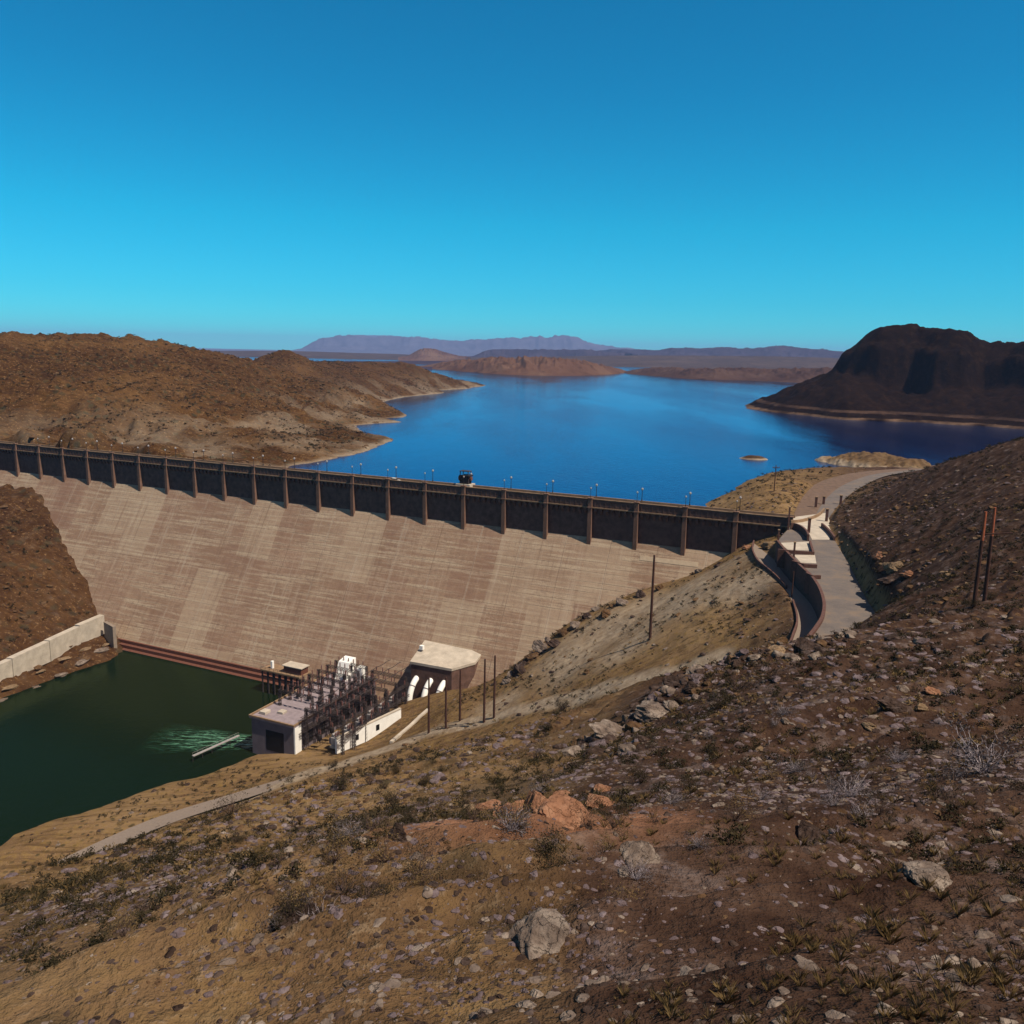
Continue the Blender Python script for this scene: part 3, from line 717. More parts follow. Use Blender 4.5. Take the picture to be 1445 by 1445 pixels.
# pale ledge near the right abutment and steps along the toe
l = MB(); x0, x1 = (18.15-20)*S, (19.35-20)*S
l.add([(x0,yb(-18.3)-.12,-18.3),(x1,yb(-18.3)-.12,-18.3),(x1,yb(-16.9)-.12,-16.9),(x0,yb(-16.9)-.12,-16.9),(x0,yb(-18.3)+.6,-18.3),(x1,yb(-18.3)+.6,-18.3),(x1,yb(-16.9)+.6,-16.9),(x0,yb(-16.9)+.6,-16.9)],
      [(0,1,2,3),(3,2,6,7),(0,3,7,4),(1,5,6,2),(0,4,5,1)])
l.build('repair_slab', M['repair'], D0)
for k, (z, dy) in enumerate([(-72.3, .9), (-73.6, 1.9), (-74.9, 3.0)]):
    MB().box((5-20)*S, (11-20)*S, yb(z)-dy, yb(z)+1.2, z-2.2, z).build('toe_step', M['rust'], D0)
# stain-free valve block in front of the penstocks
bk = empty('valve_house', dam(14.5, 30, -69), -TH)
tag(bk, 'pale sloping concrete valve block at the foot of the dam above the white penstocks', 'concrete block')
def loc(n, d): return ((n-14.5)*S, -(d-30))
(ax_, ay_), (bx_, by_), (cx_, cy_), (dx_, dy_), (ex_, ey_) = [loc(*q) for q in [(13.85,22.5),(15.22,20.5),(15.2,28.1),(14.93,36.5),(14.0,37.3)]]
zt = [16.2, 16.2, 13.2, 12.8, 12.9]
def blk(o, zt, zb, dz=0):
    P = [(ax_,ay_),(ex_,ey_),(dx_,dy_),(cx_,cy_),(bx_,by_)]; zz = [zt[0], zt[4], zt[3], zt[2], zt[1]]
    V = [(p[0]*o, p[1]+0, zb) for p in P]+[(p[0]*o, p[1], z+dz) for p, z in zip(P, zz)]
    return MB().add(V, [(4,3,2,1,0),(5,6,7,8,9)]+[(i,(i+1)%5,5+(i+1)%5,5+i) for i in range(5)])
blk(1, [z-.9 for z in zt], -4).build('wall', M['wall'], bk)
P = [(ax_,ay_),(ex_,ey_),(dx_,dy_),(cx_,cy_),(bx_,by_)]
ctr = np.mean(P, 0); zz = [zt[0], zt[4], zt[3], zt[2], zt[1]]
V = [tuple(ctr+(np.array(p)-ctr)*1.03)+(z-.897,) for p, z in zip(P, zz)]+[tuple(ctr+(np.array(p)-ctr)*1.03)+(z,) for p, z in zip(P, zz)]
MB().add(V, [(4,3,2,1,0),(5,6,7,8,9)]+[(i,(i+1)%5,5+(i+1)%5,5+i) for i in range(5)]).build('roof_slab', M['pale'], bk)
MB().box(-9, -7.6, -1, 0.2, 15.2, 16.6).build('vent', M['white'], bk)
for i, (n, nm) in enumerate([(14.12,'nearest the powerhouse, longest in view'),(14.45,'in the middle of the three'),(14.76,'farthest from the powerhouse, shortest in view')]):
    o = empty('penstock_pipe', dam(n, 36, -69), -TH)
    tag(o, 'white curved penstock pipe '+nm+' below the valve block', 'pipe', 'white penstock pipes')
    pts = []
    for k in range(15):
        t = k/14; a = t*math.pi/2
        pts.append((0, 1.8-8.6*math.sin(a)*.92, 9.6*math.cos(a)**.8-2.2 if k < 14 else -2.6))
    MB().tube(pts, 1.05, 14).build('pipe', M['white'], o, smooth=True)
    b = MB()
    for k in (2, 7):
        p0 = Vector(pts[k]); d = (Vector(pts[k+1])-p0).normalized(); b.bar(p0, p0+d*.3, 1.18, n=14)
    b.build('flange', M['grey'], o)

# crest lamps
def lamp(nm):
    o = empty('lamp_post')
    b = MB(); b.lathe([(.16,0),(.16,.3),(.09,.5),(.07,3.0)], n=8); b.build('post', M['dark'], o)
    MB().lathe([(.1,3.0),(.28,3.1),(.34,3.35),(.22,3.6),(.06,3.75)], n=8).build('lantern', M['tank'], o)
    return o
lp = lamp('x'); first = True
ordw = ['first','second','third','fourth','fifth','sixth','seventh','eighth','ninth','tenth','eleventh','twelfth','thirteenth','fourteenth','fifteenth','sixteenth','seventeenth','eighteenth','nineteenth','twentieth','twenty-first','twenty-second']
for side, yy, zt_ in (('downstream', .55, 1.6), ('upstream', 6.6, 1.1)):
    for n in range(0, 21):
        o = lp if first else copy_tree(lp); first = False
        o.location = [float(c) for c in dam(n, -yy, zt_)]; o.rotation_euler = (0, 0, -TH)
        if side == 'upstream': o.scale = (1.35, 1.35, 1.25)
        tag(o, 'slim dark lamp post on the dam crest, '+('pier side' if side == 'downstream' else 'lake side')+', '+ordw[20-n]+' from the right abutment', 'lamp post', 'lamp posts along the dam crest, '+side+' side')
# hoist on the crest
h0 = empty('gate_hoist', dam(13.9, -5.0, 0), -TH)
tag(h0, 'dark gate hoist machine on a pale plinth on the lake side of the dam crest', 'hoist')
MB().box(-3.6, 2.6, -1.2, 3.4, .01, 1.5).build('plinth', M['pale'], h0, .05)
b = MB(); b.box(-2.2, 1.6, -.6, 2.2, 1.503, 4.4); b.box(-1.5, 2.2, -.9, 2.4, 4.403, 5.0); b.build('housing', M['dark'], h0, .08)
b = MB(); b.bar((-2.6, .8, 3.6), (2.4, .8, 3.6), .8, n=14); b.bar((-2.9, .8, 3.6), (-2.603, .8, 3.6), 1.15, n=14); b.build('drum', M['rust'], h0)
b = MB()
for x, y in ((-2, -.4), (1.4, -.4), (1.4, 2), (-2, 2)): b.box(x-.12, x+.12, y-.12, y+.12, 5.003, 6.3)
b.box(-2.3, 1.7, -.6, 2.3, 6.303, 6.5); b.build('frame', M['steel'], h0)
# one light car on the crest road
c0 = empty('parked_car', dam(12.1, -3.0, 0), -TH)
tag(c0, 'small white car on the dam crest roadway left of the hoist', 'car')
b = MB(); b.add([(-2.2,-.85,.35),(2.2,-.85,.35),(2.2,.85,.35),(-2.2,.85,.35),(-2.2,-.85,.95),(2.2,-.85,.9),(2.2,.85,.9),(-2.2,.85,.95)], [(3,2,1,0),(4,5,6,7),(0,1,5,4),(1,2,6,5),(2,3,7,6),(3,0,4,7)]); b.build('body', M['paintcar'], c0, .12)
MB().add([(-1.7,-.8,.96),(1.1,-.8,.96),(1.1,.8,.96),(-1.7,.8,.96),(-1.2,-.66,1.5),(.5,-.66,1.5),(.5,.66,1.5),(-1.2,.66,1.5)], [(4,5,6,7),(0,1,5,4),(1,2,6,5),(2,3,7,6),(3,0,4,7)]).build('window', M['glassdark'], c0)
MB().box(-1.2, .55, -.68, .68, 1.503, 1.58).build('roof', M['paintcar'], c0, .03)
for x in (-1.35, 1.35):
    for y in (-.8, .8): MB().bar((x, y-.1, .33), (x, y+.1, .33), .33, n=14).build('wheel', M['dark'], c0)

# ------------------------------------------------------------------ powerhouse
PB = -71.0
ph = empty('powerhouse', dam(12.88, 67, PB), -TH)
tag(ph, 'long grey powerhouse with flat pale roof and big dark doorway beside the green water', 'powerhouse')
def pl(n, d): return ((n-12.88)*S, -(d-67))
(x0, y0), (x1, y1) = pl(12.37, 87.5), pl(13.34, 43)
hw = 8.0
w = MB(); w.box(x0, x1, y0, y1, -8, hw); w.build('wall', M['grey'], ph)
MB().box(x0-.5, x1+.5, y0-.5, y1+.5, hw+.003, hw+.55).build('roof', M['roof'], ph)
r = MB(); r.box(x0-.6, x0-.1, y0-.6, y1+.6, hw+.553, hw+1.05); r.box(x1+.1, x1+.6, y0-.6, y1+.6, hw+.553, hw+1.05); r.box(x0-.097, x1+.097, y0-.6, y0-.1, hw+.553, hw+1.05)
r.build('roof_edge', M['coping'], ph)
MB().box(x0+5.6, x0+12.6, y0-.06, y0+.3, -1.5, 5.2).build('doorway', M['glassdark'], ph)
MB().box(x1+.003, x1+.5, y0+.0, y0+3.0, -1.5, hw-.003).build('pilaster', M['white'], ph)
nw = 6
for i in range(nw):
    yy = y0+4.6+i*6.4
    fr = MB(); fr.box(x1+.003, x1+.28, yy, yy+4.4, .4, 6.4); wn = fr.build('window', M['steel'], ph)
    g = MB()
    for a in range(4):
        for c in range(4): g.box(x1+.283, x1+.33, yy+.18+a*1.05, yy+1.05+a*1.05, .6+c*1.45, 1.85+c*1.45)
    g.build('pane', M['glassdark'], wn)
for i in range(5):
    yy = y0+5+i*7.5
    wn = MB().box(x0-.2, x0-.003, yy, yy+3.5, -1, 5).build('window', M['glassdark'], ph)
# penthouse at the back of the roof
MB().add([(x0+4.5,y1-7.5,hw+.553),(x0+9,y1-7.5,hw+.553),(x0+9,y1-1,hw+.553),(x0+4.5,y1-1,hw+.553),(x0+4.5,y1-5.0,hw+6.4),(x0+9,y1-5.0,hw+6.4),(x0+9,y1-1,hw+7.2),(x0+4.5,y1-1,hw+7.2)],
   [(4,5,6,7),(0,1,5,4),(1,2,6,5),(2,3,7,6),(3,0,4,7)]).build('stair_tower', M['white'], ph)
MB().box(x0+9.003, x0+9.1, y1-4.4, y1-3.2, hw+3.2, hw+5.2).build('door', M['glassdark'], ph)
MB().box(x0+10.5, x0+13.5, y1-4, y1-.8, hw+.553, hw+4.6).build('vent_house', M['white'], ph)
MB().box(x0+1.2, x0+3.6, y0+2.2, y0+4.8, hw+.553, hw+1.5).build('hatch', M['pale'], ph, .05)
MB().box(x0+6, x0+8.2, y0+5, y0+7.2, hw+.553, hw+1.3).build('hatch', M['pale'], ph, .05)

# intake platform at the toe, left of the powerhouse
pf = empty('gate_platform', dam(11.2, 45, -69), -TH)
tag(pf, 'dark steel gate platform with a pale deck edge between dam toe and powerhouse', 'platform')
MB().box(-11, 7, -3.2, 3.5, 2.6, 3.1).build('deck', M['coping'], pf)
b = MB()
for i in range(7):
    xx = -10.4+i*2.8
    for yy in (-2.8, 0, 3): b.box(xx-.2, xx+.2, yy-.2, yy+.2, -7, 2.597)
b.box(-10.8, 6.8, -2.9, -2.6, .3, .7); b.build('leg', M['steel'], pf)
b = MB()
for i in range(10):
    xx = -10.8+i*1.95; b.bar((xx, -3.0, 3.1), (xx, -3.0, 4.2), .05, n=5)
b.bar((-10.9, -3.0, 4.2), (6.9, -3.0, 4.2), .06, n=5); b.bar((-10.9, -3.0, 3.7), (6.9, -3.0, 3.7), .05, n=5); b.build('railing', M['steel'], pf)
MB().box(-8.0, -7.1, -1, 0, 3.103, 6.0).build('control_post', M['white'], pf, .06)
MB().box(-1.5, 6.5, -1.5, 2.6, 3.103, 5.6).build('gate_housing', M['rust'], pf, .1)
b = MB(); b.box(-2.0, 7.0, -1.9, 3.0, 5.603, 5.85); b.build('housing_roof', M['pale'], pf)

# switchyard: gantries, transformers, breakers
YB = -69.6
def gantry(w, h, nins):
    o = empty('steel_gantry')
    for sx in (-w/2, w/2):
        b = MB(); q = .38
        for dx in (-q, q):
            for dy in (-q, q): b.bar((sx+dx, dy, -1), (sx+dx*.7, dy*.7, h), .105, n=4)
        k = int(h/1.1)
        for i in range(k):
            za, zb2 = i*h/k, (i+1)*h/k
            for s1 in (-1, 1):
                b.bar((sx-q*s1, -q, za), (sx+q*s1, -q, zb2), .065, n=4); b.bar((sx-q*s1, q, za), (sx+q*s1, q, zb2), .065, n=4)
                b.bar((sx+s1*q, -q, za), (sx+s1*q, q, zb2), .065, n=4)
        b.build('post', M['steel'], o)
    b = MB(); q = .4
    for dy in (-q, q):
        for dz in (-q, q): b.bar((-w/2, dy, h-.5+dz), (w/2, dy, h-.5+dz), .105, n=4)
    k = int(w/1.0)
    for i in range(k):
        xa, xb = -w/2+i*w/k, -w/2+(i+1)*w/k
        for dy in (-q, q): b.bar((xa, dy, h-.5-q), (xb, dy, h-.5+q), .065, n=4)
    b.build('beam', M['steel'], o)
    for i in range(nins):
        xx = -w/2+(i+.7)*w/(nins+.4)
        prof = [(.1, h+.0)]
        for j in range(6): prof += [(.24, h+.12+j*.27), (.13, h+.25+j*.27)]
        MB().lathe(prof+[(.05, h+1.8)], (xx, 0, 0), 7).build('insulator', M['porc'], o)
    for i in range(2):
        xx = -w/2+(i+1)*w/3
        prof = [(.08, h-1)]
        for j in range(6): prof += [(.2, h-1.15-j*.25), (.1, h-1.27-j*.25)]
        MB().lathe(prof[::-1], (xx, 0, 0), 7).build('insulator', M['porc'], o)
    return o
def transformer():
    o = empty('transformer')
    MB().box(-1.5, 1.5, -1.1, 1.1, .3, 3.0).build('tank', M['tank'], o, .08)
    b = MB()
    for i in range(9):
        xx = -1.35+i*.335
        b.box(xx, xx+.09, -1.75, -1.103, .7, 2.7)
    b.box(-1.36, 1.43, -1.5, -1.42, 1.6, 1.75); b.build('radiator', M['grey'], o)
    b = MB()
    for i in range(9):
        xx = -1.35+i*.335; b.box(xx, xx+.09, 1.103, 1.75, .7, 2.7)
    b.box(-1.36, 1.43, 1.42, 1.5, 1.6, 1.75); b.build('radiator', M['grey'], o)
    b = MB().bar((-1.2, .6, 3.7), (1.3, .6, 3.7), .38, n=12); b.bar((-.8, .6, 3.0), (-.8, .6, 3.4), .08); b.bar((.9, .6, 3.0), (.9, .6, 3.4), .08); b.build('oil_tank', M['tank'], o)
    for i in range(3):
        prof = [(.2, 3.003)]
        for j in range(6): prof += [(.26, 3.15+j*.24), (.15, 3.28+j*.24)]
        MB().lathe(prof+[(.06, 4.75)], (-.95+i*.9, -.4, 0), 9).build('bushing', M['porc'], o)
    MB().box(-1.7, 1.7, -1.3, 1.3, -.4, .297).build('plinth', M['pale'], o)
    return o
def breaker():
    o = empty('circuit_breaker')
    MB().lathe([(.55,.5),(.62,.6),(.62,1.9),(.5,2.1),(.2,2.2)], n=12).build('tank', M['dark'], o, smooth=False)
    b = MB()
    for x in (-.45, .45):
        for y in (-.45, .45): b.box(x-.06, x+.06, y-.06, y+.06, -.2, .597)
    b.build('leg', M['steel'], o)
    for x in (-.28, .28):
        prof = [(.12, 2.15)]
        for j in range(5): prof += [(.19, 2.3+j*.22), (.1, 2.4+j*.22)]
        MB().lathe(prof+[(.05, 3.6)], (x, 0, 0), 8).build('bushing', M['porc'], o)
    return o
g1 = gantry(13.5, 12.5, 5); ft = True
for i, d in enumerate([84, 78, 72, 66, 60, 54, 48]):
    o = g1 if ft else copy_tree(g1); ft = False
    o.location = [float(c) for c in dam(13.86, d, YB-.3)]; o.rotation_euler = (0, 0, -TH)
    tag(o, 'tall dark lattice gantry in the yard, '+ordw[i]+' back from the river end of the powerhouse', 'gantry', 'yard gantries beside the powerhouse')
g2 = gantry(13.0, 5.5, 6); ft = True
for i, d in enumerate([77, 72, 67, 62, 57, 52, 47]):
    o = g2 if ft else copy_tree(g2); ft = False
    o.location = [float(c) for c in dam(12.9, d, PB+hw+.56)]; o.rotation_euler = (0, 0, -TH)
    tag(o, 'low dark lattice gantry on the powerhouse roof, '+ordw[i]+' back from the river end', 'gantry', 'roof gantries on the powerhouse')
t1 = transformer(); ft = True
for i, d in enumerate([80, 73.5, 67, 60.5, 54, 47.5]):
    o = t1 if ft else copy_tree(t1); ft = False
    p = dam(13.95, d, 0); o.location = (float(p[0]), float(p[1]), YB); o.rotation_euler = (0, 0, -TH+R(90))
    tag(o, 'grey finned transformer on a pad in the yard, '+ordw[i]+' back from the river end', 'transformer', 'transformers in the switchyard')
b1 = breaker(); ft = True
for i in range(4):
    for j in range(3):
        o = b1 if ft else copy_tree(b1); ft = False
        o.location = [float(c) for c in dam(12.62+j*.26, 70-i*6.5, PB+hw+.75)]; o.rotation_euler = (0, 0, -TH)
        tag(o, 'dark drum circuit breaker on the powerhouse roof, '+ordw[i]+' row back, '+['river side','middle','bank side'][j]+' of its row', 'breaker', 'circuit breakers on the roof')
for k, (nn, zz, lab) in enumerate([(13.45, 9.2, 'powerhouse side of the yard, upper'), (14.25, 9.2, 'bank side of the yard, upper'), (13.45, 5.0, 'powerhouse side of the yard, lower'), (14.25, 5.0, 'bank side of the yard, lower')]):
    o = empty('bus_truss', dam(nn, 66, YB+zz), -TH); L = 20.0; b = MB()
    for dx in (-.35, .35):
        for dz in (-.35, .35): b.bar((dx, -L, dz), (dx, L, dz), .1, n=4)
    b.build('chord', M['steel'], o); b = MB()
    for i in range(32):
        ya = -L+i*2*L/32; yb_ = ya+2*L/32
        for dx in (-.35, .35): b.bar((dx, ya, -.35 if i % 2 else .35), (dx, yb_, .35 if i % 2 else -.35), .06, n=4)
    b.build('lattice', M['steel'], o)
    for i in range(8):
        prof = [(.12, .4)]
        for j in range(5): prof += [(.27, .55+j*.27), (.14, .68+j*.27)]
        MB().lathe(prof+[(.06, 2.0)], (0, -L+2.5+i*5, 0), 7).build('insulator', M['porc'], o)
    tag(o, 'long dark lattice bus truss running along the '+lab+' level', 'truss', 'long bus trusses of the switchyard')
for i in range(7):
    for j in range(2):
        o = copy_tree(b1); p = dam(13.62+j*.42, 81-i*6.2, 0); o.location = (float(p[0]), float(p[1]), YB+.2); o.rotation_euler = (0, 0, -TH); o.scale = (1.15, 1.15, 1.2)
        tag(o, 'dark drum circuit breaker in the yard, '+ordw[i]+' back from the river end, '+['powerhouse side','bank side'][j], 'breaker', 'circuit breakers in the yard')
for j in range(3):
    o = MB()
    z_ = YB+12.6
    pts = [dam(13.6+j*.26, 84-k*2.2, z_+1.4-.35*math.sin((k % 3.2)/3.2*math.pi)) for k in range(21)]
    o.tube(pts, .12, 5); tag(o.build('bus_bar', M['steel']), 'dark conductor strung over the yard gantries, '+['powerhouse side','middle','bank side'][j]+' of three', 'cable', 'conductors over the switchyard')
# white walls below the yard
def wallstrip(name, pts, z0s, z1s, th, mat, bevel=0):
    """upright wall following a plan polyline"""
    n = len(pts); P = [np.array(p[:2], float) for p in pts]; Lf = []; Rt = []
    for i in range(n):
        t = P[min(i+1, n-1)]-P[max(i-1, 0)]; t /= np.linalg.norm(t); nn = np.array([-t[1], t[0]])
        Lf.append(P[i]+nn*th/2); Rt.append(P[i]-nn*th/2)
    V = []
    for i in range(n):
        V += [(*Lf[i], z0s[i]), (*Rt[i], z0s[i]), (*Rt[i], z1s[i]), (*Lf[i], z1s[i])]
    Fc = [(3,2,1,0), tuple(4*(n-1)+k for k in (0,1,2,3))]
    for i in range(n-1):
        for a, b in ((0,1),(1,2),(2,3),(3,0)): Fc.append((4*i+a, 4*i+b, 4*i+4+b, 4*i+4+a))
    me = MB().add(V, Fc).mesh(name)
    return me
def smooth_pl(pts, k=4):
    P = np.array(pts, float); n = len(P); out = []
    for i in range(n-1):
        p0, p1, p2, p3 = P[max(i-1, 0)], P[i], P[i+1], P[min(i+2, n-1)]
        for j in range(k):
            t = j/k; out.append(.5*((2*p1)+(-p0+p2)*t+(2*p0-5*p1+4*p2-p3)*t*t+(-p0+3*p1-3*p2+p3)*t**3))
    out.append(P[-1]); return np.array(out)
yw = empty('yard_wall', (0, 0, 0)); 
tag(yw, 'white retaining wall with small dark openings below the switchyard', 'wall')
a = pz(474, 1055, -68.6); b = pz(565, 1007, -66)
pts = [a+(b-a)*t for t in np.linspace(0, 1, 8)]
yw.location = [float(c) for c in a]
L_ = [p-a for p in pts]
me = wallstrip('wall', L_, [-2]*8, [2.9+p[2]*.55 for p in L_], .7, M['white']); link('wall', me, M['white'], yw)
me = wallstrip('coping', [p+np.array([0,0,0]) for p in L_], [2.903+p[2]*.55 for p in L_], [3.2+p[2]*.55 for p in L_], .95, M['pale']); link('coping', me, M['pale'], yw)
tdir = (b-a)[:2]/np.linalg.norm((b-a)[:2]); nrm = np.array([tdir[1], -tdir[0]])
for t in (.3, .62):
    c = (b-a)[:2]*t; zc = (b-a)[2]*t*.55
    q = [c-tdir*.7+nrm*.30, c+tdir*.7+nrm*.30, c+tdir*.7+nrm*.42, c-tdir*.7+nrm*.42]
    m = MB().add([(*p, zc-.6) for p in q]+[(*p, zc+1.3) for p in q], [(0,1,2,3),(7,6,5,4),(0,4,5,1),(1,5,6,2),(2,6,7,3),(3,7,4,0)])
    m.build('opening', M['glassdark'], yw)
fl = [hit(u, v) for u, v in [(552,1049),(566,1038),(580,1026),(593,1014),(604,1005)]]
me = wallstrip('flume_wall', fl, [p[2]-1.5 for p in fl], [p[2]+.7 for p in fl], 1.0, M['pale'])
tag(link('flume_wall', me, M['pale']), 'low white concrete wall slanting up the bank behind the poles', 'wall')

# left bank training wall
tw = empty('training_wall', dam(5.1, 42, -66), 0)
tag(tw, 'pale concrete training wall stepping down the left bank beside the dam toe', 'wall')
o0 = dam(5.1, 42, -66)
def segw(pts, z1, z0, th, mat, nm):
    q = [p-o0 for p in pts]
    link(nm, wallstrip(nm, q, [z0]*len(q), z1, th, M[mat]), M[mat], tw)
segw([dam(5.12, 52, 0), dam(5.3, 68, 0)], [3.2, 2.6], -6, 2.6, 'pale', 'wall_panel')
segw([dam(5.303, 68.3, 0), dam(5.5, 86, 0)], [2.3, 1.7], -6, 2.6, 'pale', 'wall_panel')
segw([dam(5.503, 86.3, 0), dam(5.8, 112, 0), dam(6.0, 160, 0)], [1.4, .8, 0], -6, 2.6, 'pale', 'wall_panel')
segw([dam(5.05, 39, 0), dam(5.1, 51.6, 0)], [4.4, 3.6], -6, 2.6, 'pale', 'end_block')
segw([dam(5.3, 41, 0), dam(5.75, 43, 0)], [2.6, 2.2], -8, 1.4, 'deck', 'step_block')

# boom / catwalk on the river
bo = empty('catwalk', pz(272, 1067, TAIL)); a = pz(272, 1067, TAIL+2); b = pz(337, 1038, TAIL+2)
tag(bo, 'thin pale catwalk on posts over the green water in front of the powerhouse', 'catwalk')
o_ = pz(272, 1067, TAIL)
me = wallstrip('deck', [a-o_, b-o_], [1.9, 1.9], [2.15, 2.15], .9, M['tank']); link('deck', me, M['tank'], bo)
for i in range(6):
    p = (a-o_)+(b-a)*i/5
    MB().bar((p[0], p[1], -6), (p[0], p[1], 1.897), .09, n=6).build('post', M['steel'], bo)
rb = MB()
for i in range(11):
    p = (a-o_)+(b-a)*i/10; rb.bar((p[0], p[1], 2.15), (p[0], p[1], 3.1), .03, n=4)
rb.bar((a-o_)[:2].tolist()+[3.1], (b-o_)[:2].tolist()+[3.1], .035, n=4); rb.build('railing', M['tank'], bo)

# ------------------------------------------------------------------ roads and their walls
def strip(name, A, B, z, mat, k=5, thick=.12):
    A = smooth_pl(A, k); B = smooth_pl(B, k); n = len(A); V = []; Fc = []
    w = 6
    for i in range(n):
        for j in range(w):
            p = A[i]+(B[i]-A[i])*j/(w-1); V.append((p[0], p[1], p[2]+z))
    for i in range(n-1):
        for j in range(w-1): Fc.append((i*w+j, i*w+j+1, (i+1)*w+j+1, (i+1)*w+j))
    me = MB().add(V, Fc).mesh(name)
    return tag(link(name, me, M[mat]), kind='structure')
def rs(P, n):                           # resample a polyline
    P = np.array(P, float); s = np.concatenate([[0], np.cumsum(np.linalg.norm(np.diff(P[:, :2], axis=0), axis=1))])
    t = np.linspace(0, s[-1], n); return np.stack([np.interp(t, s, P[:, i]) for i in range(3)], 1)
ra = rs([np.array([p[0], p[1], 0]) for p in wall_top], 12); rb_ = rs([np.array([p[0], p[1], 0]) for p in [pz(1164,741,0)]+road_right], 12)
ra = np.concatenate([[pz(1118,741,0)], ra]); rb_ = np.concatenate([[pz(1164,741,0)], rb_[0:1]*.7+rb_[1:2]*.3, rb_[1:]])
strip('road', ra, rb_, .03, 'road')
lo_l = rs([np.array([p[0], p[1], Z_LO]) for p in outer_par], 12); lo_r = rs([np.array([p[0], p[1], Z_LO]) for p in wall_top], 12)
strip('road', lo_l, lo_r, .04, 'gravel')
strip('road', lane_m, lane_r, .05, 'road'); strip('pavement', lane_l, lane_m, .04, 'shoulder')
pv = [pz(u, v, 0) for u, v in [(1117,738),(1128,741),(1141,752),(1146,762),(1170,762),(1176,748),(1166,724),(1120,730)]]
pm = bpy.data.meshes.new('pavement'); pm.from_pydata([(float(p[0]), float(p[1]), .10) for p in pv], [], [tuple(range(len(pv)-1, -1, -1))]); pm.update()
tag(link('pavement', pm, M['pale']), kind='structure')
# gravel track by the powerhouse
tc = smooth_pl(track_c[:8], 6); V = []; Fc = []; w = 5
for i in range(len(tc)):
    t = tc[min(i+1, len(tc)-1)]-tc[max(i-1, 0)]; t = t[:2]/np.linalg.norm(t[:2]); nn = np.array([-t[1], t[0]])
    for j in range(w):
        p = tc[i][:2]+nn*(j/(w-1)-.5)*7.5; V.append((p[0], p[1], 0))
V = np.array(V); V[:, 2] = bank_h(V[:, 0], V[:, 1], False)+.35
for i in range(len(tc)-1):
    for j in range(w-1): Fc.append((i*w+j, i*w+j+1, (i+1)*w+j+1, (i+1)*w+j))
tag(link('road', MB().add(V, Fc).mesh('road'), M['gravel']), kind='structure')

wt = smooth_pl([p for p in wall_top], 4)
rw = link('retaining_wall', wallstrip('retaining_wall', wt, [Z_LO-2]*len(wt), [.75]*len(wt), .65, None), M['stone'])
tag(rw, 'tall curved retaining wall, dark on its lower side, between the upper and lower road', 'wall')
op = smooth_pl(outer_par[:6], 4)
tag(link('parapet_wall', wallstrip('parapet_wall', op, [Z_LO-3]*len(op), [Z_LO+1.0]*len(op), .4, None), M['stone']), 'low curved parapet along the lower road nearest the dam', 'wall')
op = smooth_pl(outer_par[6:], 4)
tag(link('parapet_wall', wallstrip('parapet_wall', op, [Z_LO-3]*len(op), [Z_LO+.9]*len(op), .4, None), M['stone']), 'low bent parapet along the lower road nearest the foreground rocks', 'wall')
for pts, lab in [([(1098,775),(1120,777),(1148,779),(1143,763)], 'short terrace wall nearest the dam end, bent at its road corner'), ([(1118,791),(1135,796),(1153,797)], 'short terrace wall in the middle of the three beside the road'), ([(1138,808),(1147,812),(1158,812)], 'short terrace wall farthest from the dam, nearest the curved wall')]:
    q = [pz(u, v, .9) for u, v in pts]
    tag(link('terrace_wall', wallstrip('terrace_wall', q, [-4]*len(q), [.95]*len(q), .55, None), M['stone']), lab, 'wall', 'short terrace walls by the road')
for pts, lab, z in [([(1116,738),(1123,738.5),(1131,742),(1138,748),(1141,754)], 'dark curved wing wall closing the right end of the dam crest', 2.0), ([(1116,734),(1130,733),(1145,729),(1156,724),(1163,717)], 'low pale curved guard wall beside the plaza at the dam end', 1.0),
                 ([(1160,738),(1170,747),(1178,757)], 'short stone guard wall at the foot of the right hill', 1.3)]:
    q = smooth_pl([pz(u, v, z) for u, v in pts], 3)
    tag(link('guard_wall', wallstrip('guard_wall', q, [-6 if z > 1.5 else -1]*len(q), [z]*len(q), .55, None), M['coping' if z == 1 else 'stone']), lab, 'wall')
# terrace paving
for poly, z in [([(1100,766),(1143,764),(1147,777),(1112,776)], .09), ([(1120,783),(1150,783),(1152,795),(1130,794)], .09)]:
    q = [pz(u, v, z) for u, v in poly]; me = bpy.data.meshes.new('pavement'); me.from_pydata([tuple(map(float, p)) for p in q], [], [(3,2,1,0)]); me.update()
    tag(link('pavement', me, M['pale']), kind='structure')

# gate posts round the plaza
def gpost(hh):
    o = empty('gate_post'); MB().box(-.4, .4, -.4, .4, -.5, hh).build('shaft', M['stone'], o, .04); MB().box(-.52, .52, -.52, .52, hh+.003, hh+.3).build('cap', M['coping'], o, .04); return o
for i, (u, v, hh, lab) in enumerate([(1141,752,4.4,'square stone gate post at the corner of the curved wing wall'),(1112,748,7.0,'tall square stone post at the right end of the dam crest'),(1166,736,4.0,'square stone gate post on the hill side of the road'),(1151,716,3.6,'square stone post on the lake side of the road beyond the plaza'),(1162,712,2.8,'short stone post on the guard wall end beside the lane'),(1186,712,3.2,'square stone post at the foot of the hill where the road bends'),(1120,787,4.0,'slim stone post on top of the terraces above the lower road'),(1098,765,3.4,'stone post at the top of the lower road near the dam')]):
    o = gpost(hh); p = pz(u, v, 0); o.location = [float(c) for c in p]; o.rotation_euler = (0, 0, -TH+.2)
    if i in (1, 6, 7): o.scale = (.6, .6, 1)
    tag(o, lab, 'post', 'stone posts round the dam-end plaza')

